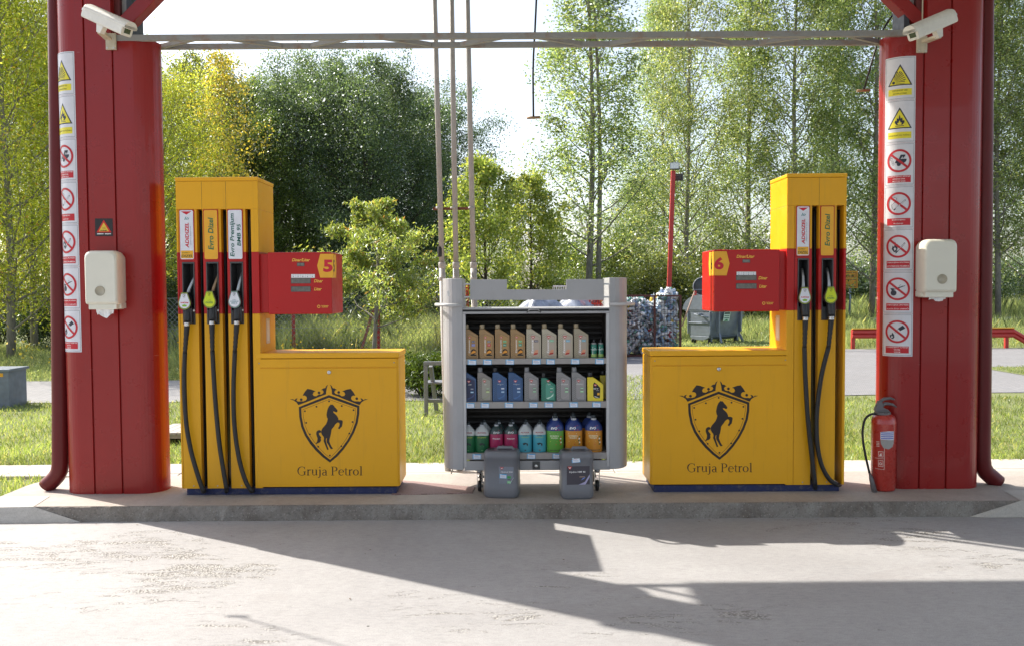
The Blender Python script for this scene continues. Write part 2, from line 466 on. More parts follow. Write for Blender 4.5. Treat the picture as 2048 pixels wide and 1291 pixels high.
def leafmat(name, stops, trans=.45, gloss=.25, hue=.12):
    m = bpy.data.materials.new(name); m.use_nodes = True
    nt = m.node_tree; nt.nodes.clear(); out = nt.nodes.new('ShaderNodeOutputMaterial')
    g = nt.nodes.new('ShaderNodeNewGeometry')
    c = ramp(nt, g.outputs['Random Per Island'], stops)
    hs = nt.nodes.new('ShaderNodeHueSaturation'); oi = nt.nodes.new('ShaderNodeObjectInfo')
    ma = nt.nodes.new('ShaderNodeMath'); ma.operation = 'MULTIPLY_ADD'
    ma.inputs[1].default_value = hue; ma.inputs[2].default_value = .5 - hue / 2
    nt.links.new(oi.outputs['Random'], ma.inputs[0]); nt.links.new(ma.outputs[0], hs.inputs['Hue'])
    nt.links.new(c, hs.inputs['Color'])
    # clump-scale tone differences
    v = coords(nt, which='Object')
    cl = ramp(nt, noise(nt, .9, 3, .5, v), [(.35, (.62,) * 3), (.65, (1.3,) * 3)])
    mu = nt.nodes.new('ShaderNodeMix'); mu.data_type = 'RGBA'; mu.blend_type = 'MULTIPLY'; mu.inputs[0].default_value = 1
    nt.links.new(hs.outputs[0], mu.inputs[6]); nt.links.new(cl, mu.inputs[7])
    d = nt.nodes.new('ShaderNodeBsdfDiffuse'); t = nt.nodes.new('ShaderNodeBsdfTranslucent'); gl = nt.nodes.new('ShaderNodeBsdfGlossy')
    gl.inputs['Roughness'].default_value = .5; gl.inputs['Color'].default_value = (.9, .95, 1, 1)
    nt.links.new(mu.outputs[2], d.inputs[0])
    tc = nt.nodes.new('ShaderNodeMix'); tc.data_type = 'RGBA'; tc.blend_type = 'MULTIPLY'; tc.inputs[0].default_value = 1
    tc.inputs[7].default_value = (1.95, 1.9, 1.05, 1); nt.links.new(mu.outputs[2], tc.inputs[6]); nt.links.new(tc.outputs[2], t.inputs[0])
    m1 = nt.nodes.new('ShaderNodeMixShader'); m1.inputs[0].default_value = trans
    nt.links.new(d.outputs[0], m1.inputs[1]); nt.links.new(t.outputs[0], m1.inputs[2])
    m2 = nt.nodes.new('ShaderNodeMixShader'); fr = nt.nodes.new('ShaderNodeFresnel'); fr.inputs[0].default_value = 1.35
    fm = nt.nodes.new('ShaderNodeMath'); fm.operation = 'MULTIPLY_ADD'; fm.inputs[1].default_value = gloss * .45; fm.inputs[2].default_value = 0.0
    nt.links.new(fr.outputs[0], fm.inputs[0]); nt.links.new(fm.outputs[0], m2.inputs[0])
    nt.links.new(m1.outputs[0], m2.inputs[1]); nt.links.new(gl.outputs[0], m2.inputs[2])
    nt.links.new(m2.outputs[0], out.inputs[0]); return m
LF_POP = leafmat('poplar_leaves', [(0, (.12, .18, .075)), (.6, (.235, .305, .13)), (.92, (.39, .44, .22)), (1, (.46, .42, .18))], .5, .4, .03)
LF_DARK = leafmat('dark_leaves', [(0, (.06, .095, .06)), (.7, (.105, .16, .085)), (1, (.20, .27, .11))], .45, .6, .03)
LF_ACA = leafmat('acacia_leaves', [(0, (.18, .24, .035)), (.6, (.33, .39, .06)), (.92, (.48, .50, .10)), (1, (.42, .24, .06))], .6, .4, .03)
LF_YEL = leafmat('yellow_leaves', [(0, (.50, .44, .08)), (.6, (.62, .52, .10)), (.61, (.16, .22, .07)), (1, (.26, .31, .09))], .4, .4, .02)
LF_MAP = leafmat('maple_leaves', [(0, (.15, .21, .05)), (.6, (.25, .31, .085)), (.9, (.37, .40, .12)), (1, (.45, .40, .10))], .5, .3, .02)
LF_ASH = leafmat('ash_leaves', [(0, (.16, .23, .06)), (.6, (.27, .34, .09)), (.92, (.40, .43, .13)), (1, (.38, .20, .08))], .48, .4, .02)
LF_MID = leafmat('mid_leaves', [(0, (.09, .13, .04)), (.7, (.17, .22, .07)), (1, (.28, .30, .09))], .5, .5, .05)
LF_JUN = leafmat('juniper_leaves', [(0, (.035, .07, .012)), (.7, (.08, .13, .02)), (1, (.14, .19, .03))], .3, .2, .02)
GRS = leafmat('grass_blades', [(0, (.14, .20, .06)), (.55, (.235, .30, .10)), (.85, (.34, .38, .15)), (1, (.48, .43, .23))], .45, .2, .0)
WEED = leafmat('weed_blades', [(0, (.15, .20, .095)), (.6, (.27, .325, .165)), (.93, (.40, .43, .23)), (1, (.52, .47, .25))], .45, .2, .0)
# ---------------------------------------------------------------- ground, roads, island
def sheet(name, pts, z, m, kind='structure'):
    b = MB(); b.poly([(x, y, z) for x, y in pts], m); o = b.build(name); o['kind'] = kind; return o
sheet('ground', [(-400, -120), (400, -120), (400, 700), (-400, 700)], -.03, SOIL)
sheet('lawn', [(-45, 6.3), (45, 6.3), (45, 60), (-45, 60)], -.006, LAWN)
sheet('forecourt', [(-45, -30), (45, -30), (45, 6.6), (-45, 6.6)], 0.0, CONC)
sheet('paved_road', [(-45, 12.8), (2, 12.8), (7, 13.35), (45, 13.6), (45, 22.8), (8, 22.8), (3, 20.9), (-1, 15.9), (-45, 15.9)], .004, PAVE)
sheet('grass_verge', [(9.3, 15.7), (45, 15.5), (45, 17.8), (9.3, 17.5)], .010, LAWN)
sheet('far_road', [(4, 38.5), (90, 38.5), (90, 44.5), (4, 44.5)], .004, ASPH)
b = MB()
def slabs(x0, x1, y0, y1, sx, sy):
    y = y0
    while y < y1 - .02:
        x = x0
        while x < x1 - .02:
            b.box(x + .004, min(x + sx, x1) - .004, y + .004, min(y + sy, y1) - .004, -.02, .022 + random.uniform(-.002, .002), CONW)
            x += sx
        y += sy
slabs(-3.42, 6.2, 7.24, 8.12, .48, .44)
slabs(-12, -3.42, 7.62, 8.12, .5, .5)
o = b.build('slab_path', bevel=.004, seg=1); o['kind'] = 'structure'
# island: outline with a round left end
IZ = .105
out = []
for k in range(9):
    a = R(270 - 90 * k / 8); out.append((-3.5 + .35 * math.cos(a), 6.54 + .35 * math.sin(a)))
for k in range(7):
    a = R(180 - 90 * k / 6); out.append((-3.5 + .35 * math.cos(a), 6.87 + .35 * math.sin(a)))
out += [(6.2, 7.22)]
for k in range(5):
    a = R(90 - 90 * k / 4)
out += [(6.2, 6.19)]
out = out[::-1]
b = MB()
n = len(out)
b.poly([(x, y, IZ) for x, y in out], CONI)
# rough front face, cut into a slightly crumbling edge
XS = np.arange(-3.5, 6.2, .035)
rr = random.Random(4)
top = []; bot = []
for i, x in enumerate(XS):
    top.append((x, 6.19 - rr.uniform(0, .010), IZ - .003 - rr.random() ** 4 * .026)); bot.append((x, 6.17 - rr.uniform(0, .012), -.004))
for i in range(len(XS) - 1):
    b.poly([bot[i], bot[i + 1], top[i + 1], top[i]], KERB)
    b.poly([top[i], top[i + 1], (XS[i + 1], 6.195, IZ + .0015), (XS[i], 6.195, IZ + .0015)], KERB)
for i in range(n):
    j = (i + 1) % n
    if out[i][1] < 6.2 and out[j][1] < 6.2: continue
    b.poly([(*out[j], -.01), (*out[i], -.01), (*out[i], IZ), (*out[j], IZ)], KERB)
o = b.build('kerb_island'); o['kind'] = 'structure'
b = MB()   # smooth mortar aprons at the two ends of the kerb
def apron(x0, x1, x2, s):
    # x0 tip at the foot of the kerb, x1 where it reaches the top, x2 far end
    P = [(x0, 6.155, .002), (x1, 6.183, IZ + .003), (x2, 6.183, IZ + .003), (x2, 6.07, .002), (x0 + (x1 - x0) * .25, 6.13, .002)]
    P = P if s > 0 else P[::-1]
    b.poly(P, CONW)
    Q = [(x1, 6.183, IZ + .003), (x1 + s * .05, 6.5, IZ + .003), (x2, 6.5, IZ + .003), (x2, 6.183, IZ + .003)]
    b.poly(Q if s < 0 else Q[::-1], CONW)
apron(-3.07, -3.42, -7.5, -1)
apron(3.24, 3.62, 7.5, 1)
o = b.build('kerb_ramp'); o['kind'] = 'structure'
# rusty plate lying beside the left pump
t = MB()
pl = [G(783, 989, IZ), G(944, 986, IZ), G(950, 974, IZ), G(800, 960, IZ)]
CHK = None
def checker():
    m, nt, p, out = newmat('rusty_checker_plate')
    v = coords(nt, (1, 1, 1)); w = nt.nodes.new('ShaderNodeTexBrick'); w.inputs['Scale'].default_value = 24
    nt.links.new(v, w.inputs['Vector'])
    w.inputs['Color1'].default_value = (.36, .25, .235, 1); w.inputs['Color2'].default_value = (.29, .20, .19, 1); w.inputs['Mortar'].default_value = (.15, .08, .07, 1)
    w.inputs['Mortar Size'].default_value = .03
    nt.links.new(w.outputs[0], p.inputs['Base Color']); p.inputs['Roughness'].default_value = .6
    bump(nt, p, w.outputs[0], .5, .004); return m
CHK = checker()
t.poly([(q.x, q.y, IZ + .006) for q in pl], CHK)
for i in range(4):
    a, c = pl[i], pl[(i + 1) % 4]; t.poly([(a.x, a.y, IZ), (c.x, c.y, IZ), (c.x, c.y, IZ + .006), (a.x, a.y, IZ + .006)], CHK)
tag(t.build('metal_plate'), 'rusty red-brown checker plate lying on the island beside the left pump cabinet', 'cover plate')

# ---------------------------------------------------------------- pillars
PR, PH = .16, .218            # end radius, half length of the flat part
PY = 6.73                     # centre depth
def prof(s):
    """front half of the pillar outline by arc length from its middle (s > 0 to the right): x, y offset and normal"""
    sg = 1 if s >= 0 else -1; s = abs(s)
    if s <= PH: return sg * s, -PR, 0, -1
    a = (s - PH) / PR
    return sg * (PH + PR * math.sin(a)), -PR * math.cos(a), sg * math.sin(a), -math.cos(a)
def s_of_x(x):
    sg = 1 if x >= 0 else -1; x = abs(x)
    if x <= PH: return sg * x
    return sg * (PH + PR * math.asin(min(1, (x - PH) / PR)))
def pillar(name, cx, m, label, seams):
    """m=+1: the low half is to the right"""
    root = thing(name, label, 'pillar', (cx, PY, IZ))
    smax = PH + PR * math.pi
    def outline(lo, hi):
        ss = sorted(set([lo + (hi - lo) * i / 60 for i in range(61)] + [q for q in (PH, -PH) if lo < q < hi]))
        P = []
        for s in ss:
            if any(abs(s - q) < .009 for q in seams): continue
            x, y, _, _ = prof(s); P.append((s, x, y))
        for q in seams:
            if lo < q < hi:
                for d, k in ((-.008, 0), (-.004, .014), (.004, .014), (.008, 0)):
                    x, y, nx, ny = prof(q + d); P.append((q + d, x - nx * k, y - ny * k))
        P.sort(); return [(x, y) for _, x, y in P]
    b = MB()
    zt = 3.545
    full = outline(-smax + .001, smax - .001)
    b.prism(full, lambda p: Vector((cx + p[0], PY + p[1], IZ)), lambda p: Vector((cx + p[0], PY + p[1], zt - .035 * (p[0] * m > .1) * min(1, (p[0] * m - .1) / .27))), PIL)
    q0 = seams[1] - .009 * m
    if m > 0: up = [p for p in outline(-smax + .001, q0)] + [(q0, PR)]
    else: up = [(q0, PR)] + [p for p in outline(q0, smax - .001)]
    b.prism(up, lambda p: Vector((cx + p[0], PY + p[1], zt)), lambda p: Vector((cx + p[0], PY + p[1], 4.8)), PIL)
    b.build('cladding', root, bevel=0)
    c = MB()
    c.box(q0 + cx + m * .001, q0 + cx + m * .044, PY - .10, PY + .10, zt - .03, 4.8, PILD)
    c.box(q0 + cx + m * .044, q0 + cx + m * .094, PY - .06, PY - .03, zt - .03, 4.8, GREYP)
    c.box(q0 + cx + m * .094, q0 + cx + m * .134, PY - .10, PY + .10, zt - .03, 4.8, paint('dark_navy_steel', (.03, .035, .05), .5))
    c.build('steel_column', root)
    return root
PLX, PRX = X_(236, PY, 760), X_(1853, PY, 760)
pillar('pillar', PLX, 1, 'wide red sheet-metal pillar left of the three-hose pump, carrying camera, signs and towel box', [-.12, .09])
pillar('pillar', PRX, -1, 'wide red sheet-metal pillar right of the two-hose pump, with the extinguisher at its foot', [.078, -.125])
# diagonal braces from the pillars up to the canopy
for s, cx, lab in ((1, PLX, 'dark red diagonal brace rising rightward from behind the left camera'), (-1, PRX, 'dark red diagonal brace rising leftward from behind the right camera')):
    b = MB(); a = Vector((cx + s * .17, PY - .05, 3.66)); e = a + Vector((s * 1.1, 0, 1.08))
    b.beam(a - Vector((s * .1, 0, .1)), e, .10, .11, PIL, Vector((0, 1, 0)))
    tag(b.build('canopy_brace', bevel=.006), lab, 'brace')
# downpipes beside the pillars
def downpipe(pts, Y, lab):
    b = MB(); P = [W(x, y, Y) for x, y in pts]
    b.tube(P, .062, PIPE, 20)
    k = len(P) - 6
    z = P[k].z + .25
    o = b.build('downpipe'); tag(o, lab, 'downpipe')
downpipe([(112, -60), (113, 0), (117, 400), (121, 800), (121, 900), (121, 925), (119, 940), (114, 950), (106, 959), (98, 966), (93, 972)], 6.72,
         'maroon rainwater downpipe with kicked-out foot on the left side of the left pillar')
downpipe([(1972, -60), (1970, 0), (1968, 400), (1965, 800), (1964, 890), (1964, 915), (1966, 932), (1972, 943), (1982, 952), (1990, 959), (1996, 964)], 6.72,
         'maroon rainwater downpipe with kicked-out foot on the right side of the right pillar')
# canopy over the forecourt
b = MB()
CZ = 4.8
b.box(-3.70, 9.0, -2.5, 7.72, CZ, CZ + .06, paint('canopy_soffit', (.6, .6, .58), .6))
b.box(-3.70, 9.0, -2.5, 7.72, CZ + .1, CZ + .55, REDS)
tag(b.build('canopy'), 'red-edged flat canopy roof over the pumps and forecourt', 'canopy')
# flat lattice truss between the pillars
root = thing('lattice_truss', 'rust-stained grey lattice truss spanning from pillar to pillar above the pumps', 'truss', (0, 6.7, 3.5))
yA, yB = 6.58, 6.90
zA = Z_(69, yA); zB = Z_(90, yB)
xa, xb = PLX + .12, PRX - .12
c = MB(); c.beam((xa, yA, zA - .012), (xb, yA, zA + .012 - .024), .035, .045, STEELR); c.build('chord', root, bevel=.003)
c = MB(); c.beam((xa + .1, yB, zB), (xb - .1, yB, zB), .035, .042, STEELR); c.build('chord', root, bevel=.003)
npan = 5; pw = (xb - xa - .2) / npan
for i in range(npan):
    x0 = xa + .1 + i * pw; c = MB()
    c.beam((x0 + .12, yB - .018, zB), (x0 + pw / 2 - .06, yA + .018, zA), .03, .035, STEELR)
    c.beam((x0 + pw / 2 + .06, yA + .018, zA), (x0 + pw - .12, yB - .018, zB), .03, .035, STEELR); c.build('lacing', root, bevel=.002)
# three vent pipes behind the oil stand
tops, bots = (867, 902, 933), (884, 912, 947)
for k in range(3):
    Y = 7.75
    root = thing('vent_pipe', ['leftmost of the three tall grey vent pipes, with the black tape mark', 'middle one of the three tall grey vent pipes', 'rightmost of the three tall grey vent pipes'][k], 'vent pipe', (W(bots[k], 555, Y).x, Y, .02), 'vent pipes behind the oil stand')
    b = MB(); lo, hi = W(bots[k], 530, Y), W(tops[k], -60, Y)
    d = (hi - lo) / (hi.z - lo.z)
    b.tube([lo, lo + d * (4.9 - lo.z)], .0235, PIPEG, 16); b.build('upper_pipe', root)
    b = MB(); b.tube([lo + d * (.02 - lo.z), lo + d * .01], .028, PIPEG, 16)
    b.lathe([(.028, 0), (.031, .004), (.031, .05), (.028, .054)], lo - Vector((0, 0, .03)), PIPEG, 16, cap=False)
    b.lathe([(.028, 0), (.031, .004), (.031, .03), (.028, .034)], lo - Vector((0, 0, .14)), PIPEG, 16, cap=False)
    b.build('socket_pipe', root)
    if k == 0:
        b = MB(); q = W(881, 505, Y); b.lathe([(.026, 0), (.027, .01), (.027, .07), (.025, .09)], q - Vector((0, 0, .04)), BLK, 12, cap=False); b.build('tape', root)
b = MB(); a, e = W(866, 418, 7.79), W(951, 417, 7.79); b.beam(a, e, .02, .022, RUST)
for x in (878, 907, 943):
    q = W(x, 416, 7.75); b.lathe([(.0235, -.008), (.029, -.008), (.029, .008), (.0235, .008)], q, PIPEG, 14, cap=False)
tag(b.build('pipe_clamp'), 'rusty clamp bar tying the three grey vent pipes together', 'clamp bar')
# hanging cords with a wooden handle
def cord(pts, Y, lab, grp='cords hanging from the canopy', bar=26):
    P = [W(x, y, Y) for x, y in pts]
    root = thing('hanging_cord', lab, 'cord', P[-1], grp)
    top = P[0] + Vector((P[0].x - P[1].x, 0, P[0].z - P[1].z)).normalized() * ((CZ - P[0].z) if P[0].z < CZ else 0)
    b = MB(); b.tube([top] + P, .0078, BLK, 8); b.build('cord', root)
    b = MB(); h = bar / 2 / F * Y; b.tube([P[-1] + Vector((-h, 0, 0)), P[-1] + Vector((h, 0, .004))], .011, BRASS, 8); b.build('handle', root)
cord([(1073, -5), (1070, 60), (1067, 110), (1066, 150), (1067, 236)], 6.98, 'black cord with a short bar handle hanging above the oil stand')
cord([(1789, 25), (1772, 50), (1758, 75), (1745, 120), (1727, 182)], 6.98, 'black cord with a short bar handle swung toward the right pillar')
root = thing('hanging_cord', 'black cord with a short bar handle hanging left of the left pillar', 'cord', (-4.2, 6.1, 2.9), 'cords hanging from the canopy')
b = MB(); b.tube([(-4.2, 6.1, 5.2), (-4.21, 6.1, 4.2), (-4.2, 6.1, 2.9)], .0062, BLK, 8); b.build('cord', root)
b = MB(); b.tube([(-4.25, 6.1, 2.9), (-4.15, 6.1, 2.9)], .013, BRASS, 8); b.build('handle', root)
# ---------------------------------------------------------------- crest and serif lettering, traced in crest units
def mirror(P, c=536): return [(2 * c - u, v) for u, v in P][::-1]
CROWN = [(155,320),(130,285),(95,262),(50,248),(85,245),(110,258),(120,240),(145,235),(130,262),(150,276),(180,273),(215,273),(245,262),(262,240),(255,215),(235,202),(208,203),(220,178),(235,155),(265,118),(310,125),(370,148),(345,160),(333,185),(345,205),(375,210),(400,195),(412,186),(430,188),(455,180),(470,158),(460,138),(438,132),(465,112),(490,108),(500,85),(523,65),(512,95),(503,135),(498,186),(420,215),(300,265)]
SH_O = [(536,195),(915,330),(913,430),(895,540),(850,660),(790,770),(718,872),(640,960),(548,1035),(460,970),(370,885),(295,795),(235,700),(190,590),(166,470),(160,345)]
SH_I = [(536,228),(886,352),(884,430),(866,535),(824,648),(766,755),(698,850),(622,936),(549,1000),(480,947),(398,866),(325,778),(263,686),(219,580),(196,465),(190,361)]
SH_T = [(536,247),(869,364),(866,432),(849,530),(808,640),(752,742),(684,838),(612,918),(549,980),(488,932),(412,854),(340,766),(280,676),(237,575),(214,462),(208,375)]
SH_U = [(536,251),(865,367),(862,432),(845,529),(804,639),(748,740),(681,835),(609,915),(549,975),(491,929),(415,851),(344,764),(284,674),(241,574),(218,461),(212,378)]
HORSE = [(552,318),(560,308),(568,317),(580,312),(595,326),(610,347),(630,368),(644,388),(640,405),(625,411),(608,402),(588,398),(594,415),(612,430),(635,452),(650,480),(655,505),(680,505),(703,511),(709,530),(703,560),(697,588),(682,602),(667,620),(651,614),(653,598),(664,582),(668,560),(663,541),(645,537),(628,547),(613,562),(600,585),(580,608),(567,628),(564,660),(556,700),(546,735),(540,770),(555,810),(572,842),(587,862),(560,869),(547,850),(528,815),(507,782),(505,752),(510,735),(500,735),(497,762),(507,800),(520,840),(532,872),(514,879),(505,858),(490,820),(475,782),(468,765),(474,740),(470,715),(452,695),(441,672),(438,650),(442,632),(455,608),(480,580),(500,555),(513,525),(521,490),(512,476),(505,440),(512,400),(520,368),(534,337)]
TAIL = [(437,664),(436,640),(420,630),(398,634),(380,652),(376,680),(384,708),(394,735),(389,770),(368,806),(392,798),(412,786),(405,798),(428,778),(440,752),(431,742),(440,722),(428,705),(414,688),(410,672),(420,664)]
DOTS = [(537,273),(380,340),(236,396),(252,541),(298,684),(402,838),(547,948),(690,832),(789,674),(829,530),(842,383),(695,332)]
LEGSLIT = [(683,535),(690,545),(686,565),(678,588),(683,560)]
def draw_crest(A, k, m, full=True):
    def P(L): return [(k[0] + u * k[2], k[1] + v * k[2]) for u, v in L]
    A.poly(P(CROWN), m); A.poly(P(mirror(CROWN)), m)
    A.loop(P(SH_O), P(SH_I), m)
    A.poly(P(HORSE), m); A.poly(P(TAIL), m)
    for u, v in ((190, 252), (412, 167), (882, 240), (657, 162)): A.disc(*P([(u, v)])[0], 17 * k[2], m, 1, 12)
    if full:
        A.loop(P(SH_T), P(SH_U), ink(95, 30, 20))
        for u, v in DOTS: A.disc(*P([(u, v)])[0], 11.5 * k[2], m, 1, 10)
# serif letters as pen strokes: x to the right, y up, capital height 1; (points, widths)
def arc(cx, cy, rx, ry, a0, a1, n=12): return [(cx + rx * math.cos(R(a0 + (a1 - a0) * i / n)), cy + ry * math.sin(R(a0 + (a1 - a0) * i / n))) for i in range(n + 1)]
def wv(n, a, b): return [a + (b - a) * math.sin(math.pi * i / (n - 1)) for i in range(n)]
T, H_ = .125, .045
SER = {
 'G': (.98, [(arc(.50, .49, .42, .49, 48, 292, 18), [.05, .06, .05, .05, .06, .08, .11, .13, .14, .14, .13, .11, .08, .06, .05, .05, .05, .05, .05]), ([(.78, .72), (.80, .97)], [.06, .05]), ([(.64, .02), (.78, .12)], [.05, .06]), ([(.79, .06), (.79, .42)], [T, T]), ([(.64, .43), (.93, .43)], [H_, H_])]),
 'r': (.50, [([(.17, 0), (.17, .66)], [T, T]), ([(.03, .02), (.33, .02)], [H_, H_]), ([(.04, .60), (.17, .655)], [H_, .06]), (arc(.37, .40, .18, .23, 160, 62, 6), [.05, .06, .07, .08, .09, .11, .10])]),
 'u': (.72, [([(.16, .66), (.16, .22)], [T, T]), ([(.03, .64), (.2, .64)], [H_, H_]), (arc(.32, .2, .16, .18, 180, 330, 8), [.11, .09, .07, .06, .055, .05, .05, .05, .05]), ([(.55, .66), (.55, .04)], [T, T]), ([(.42, .64), (.58, .64)], [H_, H_]), ([(.55, .03), (.68, .06)], [.06, H_])]),
 'j': (.40, [([(.22, .66), (.22, -.05)], [T, T]), ([(.08, .60), (.22, .655)], [H_, .06]), (arc(.06, -.05, .16, .2, 0, -110, 7), [.12, .11, .09, .07, .06, .06, .08, .10]), (arc(.2, .9, .035, .035, 0, 360, 8), [.08] * 9)]),
 'a': (.66, [(arc(.28, .44, .18, .2, 160, 20, 7), [.09, .07, .05, .05, .06, .08, .1, .11]), ([(.46, .5), (.46, .12)], [T, T]), (arc(.28, .17, .18, .17, 60, 300, 9), [.05, .06, .08, .1, .12, .12, .1, .07, .05, .05]), ([(.36, .335), (.46, .38)], [.05, .06]), ([(.36, .02), (.46, .12)], [.05, .06]), (arc(.56, .08, .1, .07, 180, 300, 4), [.1, .08, .06, .05, .05])]),
 'P': (.80, [([(.2, 0), (.2, .98)], [T, T]), ([(.04, .02), (.38, .02)], [H_, H_]), ([(.04, .97), (.40, .97)], [H_, H_]), (arc(.38, .725, .27, .235, 90, -90, 10), [.05, .06, .08, .11, .13, .14, .13, .11, .08, .06, .05]), ([(.2, .485), (.38, .49)], [H_, H_])]),
 'e': (.62, [(arc(.32, .33, .25, .32, 5, 320, 16), [.12, .11, .08, .06, .05, .06, .08, .11, .125, .125, .12, .1, .08, .07, .06, .05, .04]), ([(.1, .375), (.56, .375)], [H_, H_])]),
 't': (.42, [([(.19, .85), (.19, .14)], [.07, T]), (arc(.31, .14, .12, .12, 180, 310, 5), [.11, .09, .07, .05, .05, .04]), ([(.05, .64), (.37, .64)], [H_ + .01, H_ + .01])]),
 'o': (.70, [(arc(.33, .33, .25, .31, 90, 450, 20), [.05, .06, .08, .11, .125, .13, .125, .11, .08, .06, .05, .06, .08, .11, .125, .13, .125, .11, .08, .06, .05])]),
 'l': (.36, [([(.18, 0), (.18, 1.04)], [T, T]), ([(.04, .02), (.32, .02)], [H_, H_]), ([(.05, .99), (.18, 1.03)], [H_, .06])]),
 ' ': (.30, []),
}
def serif(A, text, u, v, h, w, m):
    """centre (u, v) of the capitals, v down"""
    tot = sum(SER[c][0] for c in text); k = w / tot; x = 0
    for c in text:
        for pts, ws in SER[c][1]:
            A.line([(u - w / 2 + (x + p[0]) * k, v + h / 2 - p[1] * h) for p in pts], [q * (h + k) / 2 for q in ws], m)
        x += SER[c][0]

